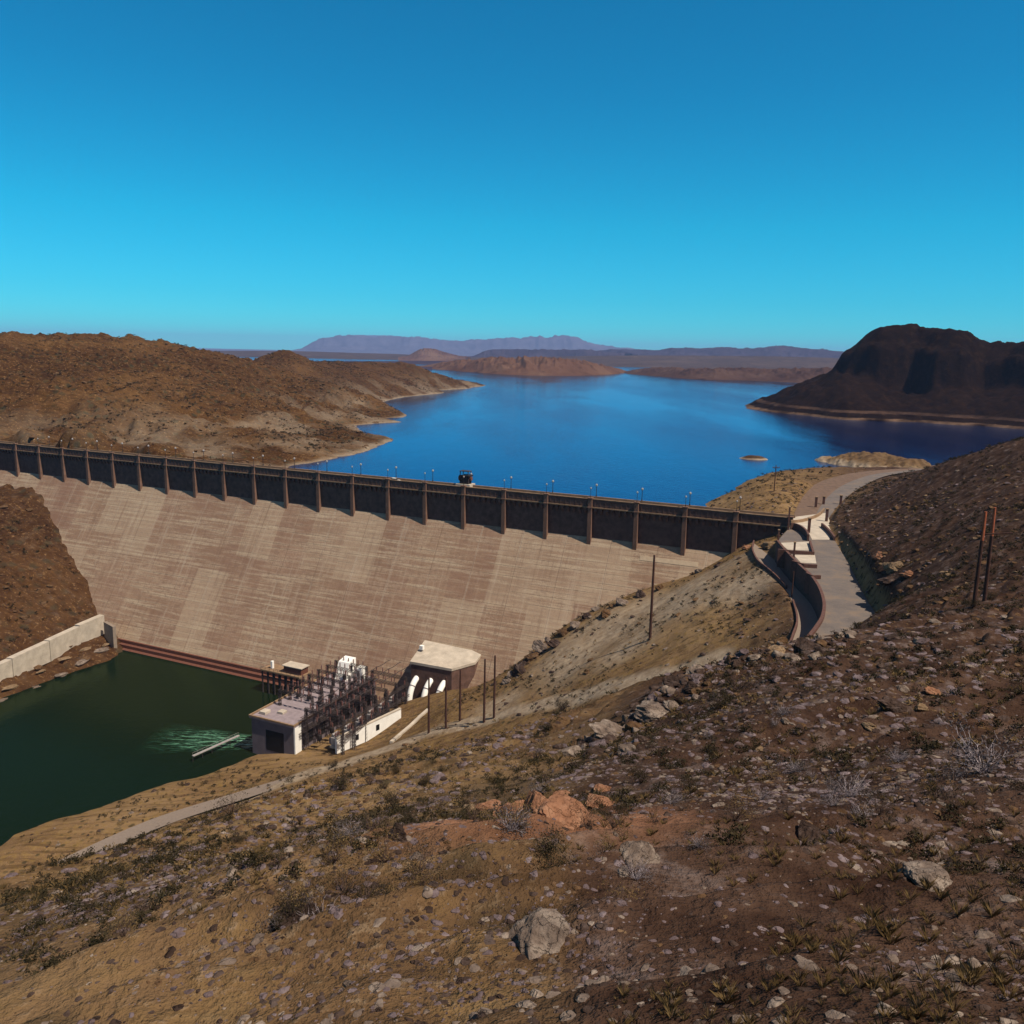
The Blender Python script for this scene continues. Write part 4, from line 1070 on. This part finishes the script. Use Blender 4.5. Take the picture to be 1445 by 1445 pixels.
# utility poles
def upole(h, arm=True, armw=2.6, mat='pole', r=.24):
    o = empty('utility_pole')
    MB().bar((0, 0, -1.2), (0, 0, h), r, r*.66, 9).build('pole', M[mat], o)
    if arm:
        a = MB(); a.box(-armw/2, armw/2, -.26-r, -.05-r*.6, h-1.1, h-.85); a.bar((-armw*.3, -.2-r, h-1.1), (0, -r*.8, h-2.0), .04, n=4); a.bar((armw*.3, -.2-r, h-1.1), (0, -r*.8, h-2.0), .04, n=4)
        a.build('crossarm', M[mat], o)
        for x in (-armw*.44, 0, armw*.44):
            MB().lathe([(.05,0),(.05,.12),(.14,.14),(.1,.28),(.12,.3),(.05,.4)], (x, -.15-r, h-.847), 7).build('insulator', M['porc'], o)
    return o
for u, v, vt, arm, lab, rz in [(605,1033,957,False,'bare dark pole nearest the powerhouse in the row by the track',.2),(629,1028,956,False,'bare dark pole second from the powerhouse in the row by the track',.2),(649,1018,945,False,'bare dark pole in the middle of the row below the valve block',.2),
        (683,1019,930,False,'bare dark pole, left of the close pair right of the valve block',.2),(697,1013,925,False,'bare dark pole, right of the close pair right of the valve block',.2),(917,903,783,False,'tall lone dark pole standing on the pale slope below the road',.5)]:
    p = hit(u, v, None, 120); 
    if p is None: continue
    D = math.hypot(p[0], p[1]); hh = pd(u, vt, D)[2]-p[2]
    o = upole(hh, arm, 2.4, r=.36 if u < 900 else .42); o.location = [float(c) for c in p]; o.rotation_euler = (0, 0, rz)
    tag(o, lab, 'utility pole', 'utility poles below the dam' if u < 900 else None)
for u, v, z, vt, lab in [(1092,697,1,656,'thin dark pole with a crossarm on the knoll by the lake'),(1117,843,Z_LO,806,'thin dark pole beside the lower road parapet')]:
    p = pz(u, v, z); p[2] = gz(p[0], p[1]); hh = pd(u, vt, math.hypot(p[0], p[1]))[2]-p[2]
    o = upole(hh, u == 1092, 2.6, r=.22); o.location = [float(c) for c in p]; tag(o, lab, 'utility pole')
for u, v, vt, ut, lab in [(1374,856,722,1391,'left dark pole with sunlit reddish top of the pair on the right hill'),(1389,848,716,1404,'right dark pole with sunlit reddish top of the pair on the right hill')]:
    p = hit(u, v, None, 100); D = math.hypot(p[0], p[1]); top = pd(ut, vt, D); hh = top[2]-p[2]
    o = empty('utility_pole', p)
    d = Vector((top[0]-p[0], top[1]-p[1], hh)); k = .7
    MB().bar((0, 0, -1), d*k, .26, .21, 9).build('pole', M['pole'], o)
    MB().bar(d*k, d, .208, .17, 9).build('pole_top', M['polelit'], o)
    if 'left' in lab:
        rt = np.array([math.cos(.35), -math.sin(.35)])
        c = d*.76
        MB().bar((c.x-rt[0]*.5, c.y-rt[1]*.5, c.z), (c.x+rt[0]*3.2, c.y+rt[1]*3.2, c.z+.5), .09, n=6).build('crossarm', M['pole'], o)
        MB().lathe([(.06,0),(.16,.1),(.08,.3),(.05,.45)], (c.x-rt[0]*.3, c.y-rt[1]*.3, c.z+.1), 7).build('insulator', M['porc'], o)
    tag(o, lab, 'utility pole', 'pair of poles on the right hill')

# ------------------------------------------------------------------ rocks
def ico(sub):
    import bmesh
    b = bmesh.new(); bmesh.ops.create_icosphere(b, subdivisions=sub, radius=1.0)
    V = np.array([v.co[:] for v in b.verts]); Fc = np.array([[v.index for v in f.verts] for f in b.faces]); b.free(); return V, Fc
def rockshape(sub, seed, cuts=9, rough=.06):
    g = np.random.default_rng(seed); V, Fc = ico(sub); V = V.copy()
    for _ in range(cuts):
        nrm = g.normal(size=3); nrm /= np.linalg.norm(nrm); d = g.uniform(.45, .8)
        t = V @ nrm; over = t > d; V[over] -= np.outer((t[over]-d)*.93, nrm)
    if rough:
        for sc_, am in ((2.3, rough), (5.1, rough*.6), (11, rough*.35)):
            nn = vnoise(V[:, 0]*sc_+V[:, 2]*1.7*sc_, V[:, 1]*sc_-V[:, 2]*1.3*sc_, seed)
            V += V/np.linalg.norm(V, axis=1, keepdims=True)*(nn*am*2)[:, None]
    V *= np.array([1, .8, .62]); return V, Fc
bmesh_cache = {}
def boulder(kind, matn):
    k = (kind, matn)
    if k not in bmesh_cache:
        V, Fc = rockshape(5, 100+kind, 18, .085); me = npmesh('boulder', V, Fc, False); me.materials.append(M[matn]); bmesh_cache[k] = me
    return bmesh_cache[k]
BO = [  # u, v, width in photo pixels, rock, label
 (925,1008,70,'rockgrey','big pale flat slab at the rim of the dark slope, undercut on its left'),(868,1043,52,'rockgrey','pale blocky boulder below the big flat slab, dark hollow under it'),(838,1066,38,'rockdark','dark boulder below the blocky pale one on the rim'),
 (958,968,32,'rockdark','dark angular boulder on the rim above the big flat slab'),(985,950,26,'rockgrey','grey boulder at the upper end of the rocky rim'),(1068,932,34,'rockgrey','grey boulder on the rim left of where the lower road ends'),(1095,922,30,'rocktan','tan boulder on the rim directly under the end of the lower road'),
 (1118,930,28,'rockgrey','small grey boulder on the rim right of the tan one'),(1263,802,34,'rocktan','pale tan outcrop boulder above the road on the right hill'),(1240,788,20,'rockred','reddish boulder on the cut bank beside the road'),(1281,812,22,'rockred','red tinted boulder just right of the tan outcrop'),(1255,820,26,'rockdark','dark boulder under the tan outcrop above the road'),
 (1262,902,28,'rockdark','dark round boulder on the saddle below the road end'),(1296,908,20,'rockgrey','grey boulder right of the dark round one on the saddle'),(1273,975,20,'rockgrey','light grey boulder alone on the dark slope'),(1265,1002,34,'rockdark','dark boulder on the open dark slope below the light grey one'),(1298,1000,20,'rocktan','small tan boulder right of the dark one on the open slope'),
 (1318,978,20,'rockred','small red boulder high on the dark slope at the right'),(1226,1027,18,'rocktan','pale tan stone alone in the middle of the dark slope'),(1108,1020,14,'rockgrey','small pale stone left of the middle of the dark slope'),(1072,1058,16,'rocktan','tan stone on the lower dark slope'),
 (848,1138,44,'rockred','large red block standing at the right of the red rocks'),(800,1150,52,'rockred','wide flat red slab in the middle of the red rocks'),(762,1142,40,'rockred','red block left of the wide red slab'),(725,1150,46,'rockred','jagged red boulder at the left of the red rocks'),(690,1140,28,'rockred','small red rock at the far left of the red rocks'),(790,1124,22,'rockred','small red rock behind the wide red slab'),(850,1116,22,'rockred','small red rock behind the large red block'),
 (1270,1088,16,'rocktan','small tan stone low on the right dark slope'),(660,1148,24,'rocktan','tan rock among the scrub left of the red rocks'),(1086,770,18,'rocktan','pale boulder on the lower road beside the dam'),(1053,774,14,'rockred','reddish boulder against the dam beside the lower road parapet'),
 (898,1022,34,'rockdark','dark block wedged under the left end of the big flat slab'),(950,1000,30,'rockgrey','grey slab just right of the big flat slab'),(885,1062,30,'rockgrey','grey boulder at the right foot of the blocky pale one'),(905,1045,22,'rockdark','dark rock between the big slab and the blocky pale boulder'),(812,1082,24,'rockdark','low dark rock at the lower left end of the rim'),(975,975,24,'rockdark','dark rock between the grey one and the angular one on the rim'),(1040,940,26,'rockdark','dark rock on the rim midway to the road end'),(1140,918,34,'rockdark','dark ledge rock at the edge of the road end'),
 (740,938,18,'rockdark','dark boulder at the dam contact above the gully'),(715,965,18,'rockgrey','grey boulder at the foot of the dam contact'),(842,862,16,'rockgrey','grey boulder on the dam contact below the lone pole'),(775,905,16,'rockgrey','grey boulder halfway down the dam contact'),
 (560,1180,34,'rockdark','dark boulder near the lower left of the foreground hill'),(900,1215,60,'rockgrey','grey boulder in the near foreground, centre right'),(1150,1190,50,'rockdark','dark boulder in the near right foreground'),(1310,1240,70,'rockgrey','grey boulder in the near foreground at far right'),(420,1300,80,'rockdark','dark boulder in the near foreground at left'),(760,1330,90,'rockgrey','grey boulder in the nearest foreground at centre')]
for i, (u, v, w, mt, lab) in enumerate(BO):
    p = hit(u, v, None, 4 if v > 860 else 100)
    if p is None: continue
    D = math.hypot(p[0], p[1], H-p[2]); sc_ = w*D/1200*(.95 if mt == 'rockred' and v > 1100 else .72)
    o = link('boulder', boulder(i % 7, mt), None); o.location = (float(p[0]), float(p[1]), float(p[2]-sc_*.02))
    o.scale = (sc_, sc_*random.uniform(.8, 1.1), sc_*random.uniform(.7, 1.1)); o.rotation_euler = (random.uniform(-.3, .3), random.uniform(-.3, .3), random.uniform(0, 6.28))
    tag(o, lab, 'boulder', 'boulders on the right bank')

for i, (n, d, w) in enumerate([(5.5, 44, 3.2), (5.75, 49, 4), (5.6, 55, 3), (5.85, 60, 4.5), (5.65, 66, 3.4), (5.95, 71, 4.6), (5.75, 77, 3.6), (6.05, 83, 5), (5.85, 90, 4), (6.1, 97, 4.6)]):
    p = dam(n, d, 0); p[2] = gz(p[0], p[1], left_h)
    o = link('boulder', boulder(i % 7, ['rocktan', 'rockgrey'][i % 2]), None); o.location = (float(p[0]), float(p[1]), float(p[2]+.2))
    o.scale = (w, w*.55, w*.38); o.rotation_euler = (random.uniform(-.15, .15), random.uniform(-.15, .15), -TH-R(90)+random.uniform(-.25, .25))
    tag(o, ['tan', 'grey'][i % 2]+' ledge slab on the left river bank, '+ordw[i]+' out from the dam toe', 'boulder', 'ledge slabs on the left river bank')
for i, (u, v, w) in enumerate([(1012,800,12),(985,808,14),(930,832,16),(905,842,18),(878,852,20),(855,868,22),(828,872,16),(812,885,24),(795,896,20),(782,912,22),(765,918,26),(752,930,22),(735,950,26),(722,955,20)]):
    p = hit(u, v, None, 100)
    if p is None: continue
    sc_ = w*math.hypot(p[0], p[1], H-p[2])/1200*.66
    o = link('boulder', boulder(i % 7, ['rockdark', 'rockgrey', 'rockbrown'][i % 3]), None); o.location = (float(p[0]), float(p[1]), float(p[2]+sc_*.1))
    o.scale = (sc_, sc_*.9, sc_*random.uniform(.8, 1.2)); o.rotation_euler = (random.uniform(-.5, .5), random.uniform(-.4, .4), random.uniform(0, 6.28))
    tag(o, ['dark', 'grey', 'brown'][i % 3]+' outcrop rock on the right dam contact, '+ordw[i]+' counting down from the road', 'boulder', 'outcrop rocks along the right dam contact')
def scatter(name, shapes, P, SCL, ROT, mat, squash=None, kind='stuff', cols=None):
    """one stuff mesh made of many small copies"""
    Vs = []; Fs = []; off = 0; n = len(P); pick = RNG.integers(0, len(shapes), n)
    for k, (V, Fc) in enumerate(shapes):
        id_ = np.nonzero(pick == k)[0]
        if not len(id_): continue
        c, s = np.cos(ROT[id_]), np.sin(ROT[id_])
        X = V[None, :, 0]*c[:, None]-V[None, :, 1]*s[:, None]; Y = V[None, :, 0]*s[:, None]+V[None, :, 1]*c[:, None]; Z = np.repeat(V[None, :, 2], len(id_), 0)
        sc_ = SCL[id_][:, None]; q = np.stack([X*sc_, Y*sc_, Z*sc_], -1)+P[id_][:, None, :]
        Vs.append(q.reshape(-1, 3)); Fs.append((Fc[None]+(np.arange(len(id_))*len(V))[:, None, None]+off).reshape(-1, Fc.shape[1])); off += len(id_)*len(V)
    me = npmesh(name, np.concatenate(Vs), np.concatenate(Fs), False)
    return tag(link(name, me, M[mat]), kind=kind)
def polar_pts(n, r0, r1, a0, a1, q=1.0):
    r = r0*(r1/r0)**(RNG.uniform(0, 1, n)**q); a = np.radians(RNG.uniform(a0, a1, n))
    return r*np.sin(a), r*np.cos(a), r
roadsd = lambda x, y: np.minimum(np.minimum(polysd(x, y, up_poly), polysd(x, y, lo_poly)), polysd(x, y, lane_poly))
lowrock = [(V*[1, 1, .72], Fc) for V, Fc in (rockshape(2, 200+k, 9, 0) for k in range(8))]
def okland(x, y, z):
    n, d = todam(x, y)
    return (roadsd(x, y) > .8) & (z > TAIL+.8) & ~((n < 15.6) & (d < 92) & (d > -12) & (n > 8)) & ~((d > -7) & (d < -.62*(z+15.4)+1.0) & (n < 21.2)) & ~((d < -6) & (z < LAKE+.3)) & (x > -140)
for cnt, r0, r1, smin, smax, mt in [(17000, 8, 120, .0016, .0105, 'rockmauve'), (9000, 8, 110, .0016, .010, 'rockdark'), (6000, 9, 110, .0016, .009, 'rockbrown'), (4500, 12, 110, .0014, .008, 'rockgrey'), (5200, 3.2, 30, .018, .10, 'rockdark'), (3000, 3.2, 45, .025, .14, 'rockgrey'), (3400, 40, 380, .0022, .0075, 'rockbrown'), (4200, 30, 380, .0022, .007, 'rockdark'), (2600, 20, 330, .0018, .0055, 'rockgrey')]:
    x, y, r = polar_pts(cnt, r0, r1, -36, 38)
    z = bank_h(x, y); cl = vnoise(x/(r*.12+2), y/(r*.12+2), 91)+.25*RNG.uniform(-1, 1, cnt)
    ok = okland(x, y, z) & (cl > -.12)
    x, y, z, r = x[ok], y[ok], z[ok], r[ok]
    base = r if smax < .02 else np.clip(r, 4, 14)*.16+.25
    s_ = base*(smin+(smax-smin)*RNG.uniform(0, 1, len(x))**3) if smax < .02 else (smin+(smax-smin)*RNG.uniform(0, 1, len(x))**3.5)*(.7+r*.055)
    scatter('rubble', lowrock, np.stack([x, y, z-s_*.12], 1), s_, RNG.uniform(0, 6.28, len(x)), mt)
# rock shards on the left hills and the far gorge bank
n0 = 9000
x = RNG.uniform(-430, -20, n0); y = RNG.uniform(300, 1050, n0); z = left_h(x, y); n_, d_ = todam(x, y)
ok = ((d_ < -12) & (z > LAKE+.3)) | ((d_ > -.62*(z+15.4)+2) & (n_ < 6) & (z > TAIL+.5))
x, y, z = x[ok], y[ok], z[ok]; s_ = .5+1.9*RNG.uniform(0, 1, len(x))**4
scatter('rubble', lowrock, np.stack([x, y, z], 1), s_, RNG.uniform(0, 6.28, len(x)), 'rockbrown')

# ------------------------------------------------------------------ scrub
def bushshape(nl, size, leaf, seed, flat=.75):
    g = np.random.default_rng(seed); V = []; Fc = []
    nc = 7; cen = g.normal(size=(nc, 3))*[.42, .42, .22]+[0, 0, .45]
    for i in range(nl):
        c = cen[g.integers(nc)]+g.normal(size=3)*[.2, .2, .16]; c[2] = abs(c[2])
        d = g.normal(size=3); d[2] = abs(d[2])+.3; d /= np.linalg.norm(d); e = np.cross(d, g.normal(size=3)); e /= np.linalg.norm(e)+1e-9
        l = leaf*g.uniform(.6, 1.5); w = l*g.uniform(.3, .6); b = len(V)
        V += [c-e*w, c+e*w, c+d*l*1.6+e*w*.3, c+d*l*1.6-e*w*.3]; Fc.append((b, b+1, b+2, b+3))
    V = np.array(V)*size; V[:, 2] *= flat; return V, np.array(Fc)
def twigs(ns, size, seed, spread=.55, seg=4):
    g = np.random.default_rng(seed); b = MB()
    for i in range(ns):
        a = g.uniform(0, 6.28); p = Vector((0, 0, -.05)); d = Vector((math.cos(a)*spread*g.uniform(.3, 1.2), math.sin(a)*spread*g.uniform(.3, 1.2), 1)).normalized(); r = .014*size*g.uniform(.6, 1.3)
        L = size*g.uniform(.6, 1.1)/seg
        for s in range(seg):
            q = p+d*L; b.bar(p, q, r*(1-s/seg*.8), r*(1-(s+1)/seg*.8), 4)
            if s > 0 and g.uniform() < .8:
                e = (d+Vector(g.normal(size=3)*.6)).normalized(); b.bar(q, q+e*L*.9, r*.4, r*.12, 3)
            p = q; d = (d+Vector(g.normal(size=3)*.25)).normalized()
    return b
protos = []
for k in range(4):
    lv = [('leaf', 1500, .028), ('sage', 1300, .03), ('leaf', 900, .026), ('straw', 700, .03)][k]
    V, Fc = bushshape(lv[1], 1.0, lv[2], 300+k, .95); me = npmesh('foliage', V, Fc); me.materials.append(M[lv[0]])
    tm = twigs(26, 1.0, 320+k, .9 if k < 3 else .7).mesh('twigs'); tm.materials.append(M['twig' if k != 1 else 'bone'])
    protos.append((me, tm))
def shrub(k, p, s, label, group):
    o = empty('desert_shrub', p, random.uniform(0, 6.28)); o.scale = (s, s, s*random.uniform(.8, 1.1))
    link('foliage', protos[k][0], None, o); link('twigs', protos[k][1], None, o)
    tag(o, label, 'shrub', group)
SH = [(793,1003,26,0,'dark rounded shrub at the edge of the gravel track'),(770,1033,24,0,'dark shrub just below the track, left of the boulder rim'),(757,1072,40,2,'broad dim shrub left of the shadowed boulders'),(815,1060,34,2,'dark shrub tucked against the shadowed boulders'),(480,1112,44,0,'dark shrub clump at the left end of the hill beside the track'),(522,1108,36,2,'brown shrub right of the clump at the left end'),(325,1152,44,2,'brown twiggy shrub at the lower left corner beside the track'),(560,1092,20,0,'small upright dark shrub on the lower track slope'),
  (600,1110,26,0,'small dark shrub midway along the lower slope'),(470,1042+40,16,0,'tiny dark shrub beside the track bend'),(1040,975,60,2,'wide dark brown thicket under the rim, right of the big slab'),(1090,960,44,2,'brown thicket just below the end of the lower road'),(1010,1000,40,0,'dark thicket below the wide brown one'),(1200,1125,60,1,'pale blue-grey sage bush at the lower right'),(1120,1090,40,1,'pale sage bush on the dark slope, left of the large sage'),(1105,1010,36,1,'grey sage on the upper dark slope'),(1265,1075,36,1,'thin pale sage bush above the large one'),
  (1385,1090,90,1,'tall bare pale shrub at the far right edge'),(1330,1130,60,2,'dark shrub beside the bare pale one'),(1105,778,22,0,'dark spiky shrub growing on the lower road by the terraces'),(1097,788,16,2,'brown shrub under the terraces by the lower road'),(1372,858,26,0,'dark shrub at the foot of the left pole on the right hill'),(1395,845,22,0,'dark shrub at the foot of the right pole on the right hill'),(725,945,18,0,'dark shrub in the gully at the dam contact'),(660,945,20,0,'brown shrub beside the valve block'),(1240,1150,46,2,'dark shrub right of the large sage'),(960,1130,44,2,'dark shrub right of the red rocks'),(905,1105,40,0,'dark shrub above and right of the red rocks'),(620,1145,44,2,'brown shrub left of the red rocks'),(555,1140,40,0,'dark shrub in the lower left scrub')]
for u, v, w, k, lab in SH:
    p = hit(u, v, None, 5 if v > 860 else 100)
    if p is None: continue
    D = math.hypot(p[0], p[1], H-p[2]); shrub(k, p, w*D/1200*.62, lab, 'shrubs one can pick out')
# thin scrub over the near hill, individually
cnt = 0
x, y, r = polar_pts(900, 6, 60, -34, 36); z = bank_h(x, y)
for i in range(len(x)):
    if cnt >= 150: break
    if roadsd(x[i:i+1], y[i:i+1])[0] < 2 or vnoise(x[i:i+1]/7, y[i:i+1]/7, 95)[0] < -.05: continue
    k = random.choice([0, 0, 1, 1, 2, 2, 3, 3]); s = random.uniform(.25, .62)*(1 if r[i] > 12 else .8)
    shrub(k, (x[i], y[i], z[i]), s, ['low dark scrub bush among the stones of the near slope', 'low grey sage bush among the stones of the near slope', 'low brown twiggy bush among the stones of the near slope', 'low tuft of dry yellow scrub on the near slope'][k], ['dark scrub bushes', 'sage bushes', 'brown twiggy bushes', 'dry scrub tufts'][k]+' on the near slope'); cnt += 1
# ground cover nobody could count
tuft = []
for k in range(10):
    g = np.random.default_rng(400+k); V = []; Fc = []
    for i in range(26+9*(k % 5)):
        a = g.uniform(0, 6.28); l = g.uniform(.5, 1); lean = g.uniform(.15, .9); c, s = math.cos(a), math.sin(a); w = .0065*g.uniform(.6, 1.5); rr0 = g.uniform(0, .15); b = len(V)
        V += [(c*rr0-s*w, s*rr0+c*w, 0), (c*rr0+s*w, s*rr0-c*w, 0), (c*(rr0+lean*l*.5)+s*w*.6, s*(rr0+lean*l*.5)-c*w*.6, l*.65), (c*(rr0+lean*l), s*(rr0+lean*l), l)]; Fc.append((b, b+1, b+2, b+3))
    tuft.append((np.array(V), np.array(Fc)))
x, y, r = polar_pts(8000, 3.2, 70, -36, 38, .8); z = bank_h(x, y); ok = okland(x, y, z) & (vnoise(x/5, y/5, 97)+.5*vnoise(x/1.3, y/1.3, 96) > .02)
x, y, z, r = x[ok], y[ok], z[ok], r[ok]
scatter('dry_grass', tuft, np.stack([x, y, z], 1), (.06+.3*RNG.uniform(0, 1, len(x))**2)*(.4+r*.018), RNG.uniform(0, 6.28, len(x)), 'straw')
for mt, cnt, smx in (('rockmauve', 3600, .8), ('rockbrown', 4200, 1.0), ('rocktan', 1300, .7)):
    x = RNG.uniform(35, 190, cnt); y = RNG.uniform(105, 345, cnt); z = bank_h(x, y)
    ok = okland(x, y, z) & (x > .27*y) & (vnoise(x/16, y/16, 121)+.5*vnoise(x/5, y/5, 122) > -.12); x, y, z = x[ok], y[ok], z[ok]
    s_ = .12+smx*RNG.uniform(0, 1, len(x))**3
    scatter('rubble', lowrock, np.stack([x, y, z], 1), s_, RNG.uniform(0, 6.28, len(x)), mt)
x = RNG.uniform(35, 200, 5200); y = RNG.uniform(100, 345, 5200); z = bank_h(x, y)
ok = okland(x, y, z) & (x > .29*y) & (vnoise(x/14, y/14, 131)+.5*vnoise(x/4, y/4, 132) > .0); x, y, z = x[ok], y[ok], z[ok]
hillbush = [bushshape(60, 1.0, .17, 380+k, .85) for k in range(5)]
scatter('scrub', hillbush, np.stack([x, y, z], 1), .2+.8*RNG.uniform(0, 1, len(x))**1.6, RNG.uniform(0, 6.28, len(x)), 'leaf')
# broken rock along the rim where the near slope drops away
bigrock = [(V*[1, 1, 1.1], Fc) for V, Fc in (rockshape(3, 500+k, 14, .05) for k in range(8))]
rim = np.array([pd(u, v, D)[:2] for u, v, D in [(800,1085,58), (840,1050,60), (880,1020,65), (925,990,68), (960,966,71), (1000,945,73), (1060,930,75), (1110,916,77), (1160,903,80), (1215,885,92)]])
for mt, cnt, seed in (('rockgrey', 110, 0), ('rockdark', 170, 1), ('rockbrown', 110, 2), ('rockmauve', 90, 3)):
    t_ = RNG.uniform(0, len(rim)-1.001, cnt); i_ = t_.astype(int); f_ = (t_-i_)[:, None]
    q = rim[i_]*(1-f_)+rim[i_+1]*f_; rr_ = np.hypot(q[:, 0], q[:, 1])
    q = q*(1+(-.16*RNG.uniform(0, 1, cnt)**1.5+.03)[:, None])+RNG.normal(0, .6, (cnt, 2)); z = bank_h(q[:, 0], q[:, 1])
    ok = (vnoise(q[:, 0]/5, q[:, 1]/5, 140)+.3*RNG.uniform(-1, 1, cnt) > -.12) & (roadsd(q[:, 0], q[:, 1]) > 3)
    s_ = .16+.75*RNG.uniform(0, 1, cnt)**2.2
    scatter('rubble', bigrock, np.stack([q[:, 0], q[:, 1], z+s_*.12], 1)[ok], s_[ok], RNG.uniform(0, 6.28, cnt)[ok], mt)
nearb = [bushshape(150, 1.0, .11, 360+k, .85) for k in range(6)]
x, y, r = polar_pts(2600, 9, 90, -33, 36, .62); z = bank_h(x, y); ok = okland(x, y, z) & (vnoise(x/8, y/8, 111)+.4*vnoise(x/2.5, y/2.5, 112) > .06)
x, y, z, r = x[ok], y[ok], z[ok], r[ok]
scatter('scrub', nearb, np.stack([x, y, z-.03], 1), RNG.uniform(.14, .5, len(x))*np.clip(.5+r*.012, 0, 1.3), RNG.uniform(0, 6.28, len(x)), 'leaf')
smallb = [bushshape(42, 1.0, .2, 340+k, .9) for k in range(6)]
x, y, r = polar_pts(17000, 20, 430, -32, 36, .5); z = bank_h(x, y); ok = okland(x, y, z) & (vnoise(x/14, y/14, 98)+.3*vnoise(x/4, y/4, 99) > -.06)
x, y, z, r = x[ok], y[ok], z[ok], r[ok]
scatter('scrub', smallb, np.stack([x, y, z], 1), RNG.uniform(.2, .7, len(x))*np.clip(.35+r*.004, 0, 1.6), RNG.uniform(0, 6.28, len(x)), 'leaf')
x, y, r = polar_pts(5000, 20, 260, -32, 34, .55); z = bank_h(x, y); ok = okland(x, y, z) & (vnoise(x/11, y/11, 108) > .0)
x, y, z, r = x[ok], y[ok], z[ok], r[ok]
scatter('scrub', smallb, np.stack([x, y, z], 1), RNG.uniform(.2, .6, len(x))*np.clip(.35+r*.004, 0, 1.3), RNG.uniform(0, 6.28, len(x)), 'straw')
n0 = 30000
x = RNG.uniform(-520, 0, n0); y = RNG.uniform(300, 1500, n0); z = left_h(x, y); n_, d_ = todam(x, y)
ok = (((d_ < -12) & (z > LAKE+2.5)) | ((d_ > -.62*(z+15.4)+3) & (n_ < 5) & (z > TAIL+2))) & (vnoise(x/26, y/26, 101)+.4*vnoise(x/8, y/8, 102) > -.05)
x, y, z = x[ok], y[ok], z[ok]
scatter('scrub', smallb, np.stack([x, y, z], 1), RNG.uniform(.4, 1.5, len(x)), RNG.uniform(0, 6.28, len(x)), 'leaf')
# dark junipers by the lake behind the right hill
for i, (u, D, z0, s) in enumerate([(1380,420,-3,5.5),(1398,400,-2,6),(1415,390,0,6.5),(1432,400,2,6),(1362,440,-5,4)]):
    p = pd(u, 630, D); p[2] = gz(p[0], p[1]) if D < 600 else z0
    o = empty('juniper_tree', p); o.scale = (s*.6, s*.6, s*.75)
    link('crown', protos[0][0], None, o, (0, 0, .25)); tr = MB().bar((0, 0, -.1), (.05, 0, .6), .07, .03, 7); tr.build('trunk', M['twig'], o)
    tag(o, 'dark juniper by the shaded cove, '+ordw[i]+' in the clump behind the right hill', 'tree', 'dark junipers by the cove')

# ------------------------------------------------------------------ haze, sky, sun, camera
hz = MB().box(-24000, 24000, -400, 32000, -101, 520)
t = NT('haze_air'); t.t.nodes.remove(t.b)
pvn = t.t.nodes.new('ShaderNodeVolumePrincipled'); pvn.inputs['Color'].default_value = (.36, .54, 1.0, 1); pvn.inputs['Density'].default_value = 3.6e-5; pvn.inputs['Anisotropy'].default_value = .0
t.t.links.new(pvn.outputs[0], t.t.nodes['Material Output'].inputs['Volume'])
tag(hz.build('haze', t.m), kind='stuff')

SUN_EL = R(57); sd_ = math.cos(R(9))*AX-math.sin(R(9))*UPS
W = bpy.data.worlds.new('World'); SC.world = W; W.use_nodes = True; wn = W.node_tree
sky = wn.nodes.new('ShaderNodeTexSky'); sky.sky_type = 'NISHITA'; sky.sun_disc = False
sky.sun_elevation = SUN_EL; sky.sun_rotation = math.atan2(sd_[0], sd_[1]); sky.altitude = 1300; sky.air_density = 1.0; sky.dust_density = .3; sky.ozone_density = 2.0
tint = wn.nodes.new('ShaderNodeMix'); tint.data_type = 'RGBA'; tint.blend_type = 'MULTIPLY'; tint.inputs[0].default_value = 1
wc = wn.nodes.new('ShaderNodeTexCoord'); wsep = wn.nodes.new('ShaderNodeSeparateXYZ'); wn.links.new(wc.outputs['Generated'], wsep.inputs[0])
wr = wn.nodes.new('ShaderNodeValToRGB'); wn.links.new(wsep.outputs[2], wr.inputs[0]); we = wr.color_ramp.elements
for _ in range(4): we.new(.5)
for el, (q, c) in zip(we, [(0, (.095, .70, .90)), (.06, (.05, .65, .82)), (.14, (.02, .69, .82)), (.27, (.014, .61, .78)), (.42, (.016, .58, .76)), (.72, (1.0, .62, .46))]):
    el.position = q; el.color = (*c, 1)
wn.links.new(wr.outputs[0], tint.inputs[7])
wn.links.new(sky.outputs[0], tint.inputs[6]); wn.links.new(tint.outputs[2], wn.nodes['Background'].inputs[0])
wn.nodes['Background'].inputs[1].default_value = .12
sl = bpy.data.lights.new('sun', 'SUN'); sl.energy = 5.0; sl.angle = R(.5); sl.color = (1, .87, .70)
so = bpy.data.objects.new('sun', sl); COL.objects.link(so)
dv = Vector((sd_[0]*math.cos(SUN_EL), sd_[1]*math.cos(SUN_EL), math.sin(SUN_EL)))
so.rotation_euler = dv.to_track_quat('Z', 'Y').to_euler(); so.location = (0, 0, 300)

cam = bpy.data.cameras.new('camera'); co = bpy.data.objects.new('camera', cam); COL.objects.link(co)
cam.sensor_width = 36; cam.lens = F/1445*36; cam.clip_start = .1; cam.clip_end = 200000
rx = Vector((1, 0, 0)); up = Vector((0, SP, CP)); bk_ = Vector((0, -CP, SP))
c, s = math.cos(ROLL), math.sin(ROLL)
r2 = rx*c+up*s; u2 = up*c-rx*s
mt = Matrix((r2, u2, bk_)).transposed().to_4x4(); mt.translation = (0, 0, H)
co.matrix_world = mt
SC.camera = co
SC.view_settings.view_transform = 'Standard'; SC.view_settings.look = 'None'; SC.view_settings.exposure = .32; SC.view_settings.gamma = 1
SC.render.engine = 'CYCLES'
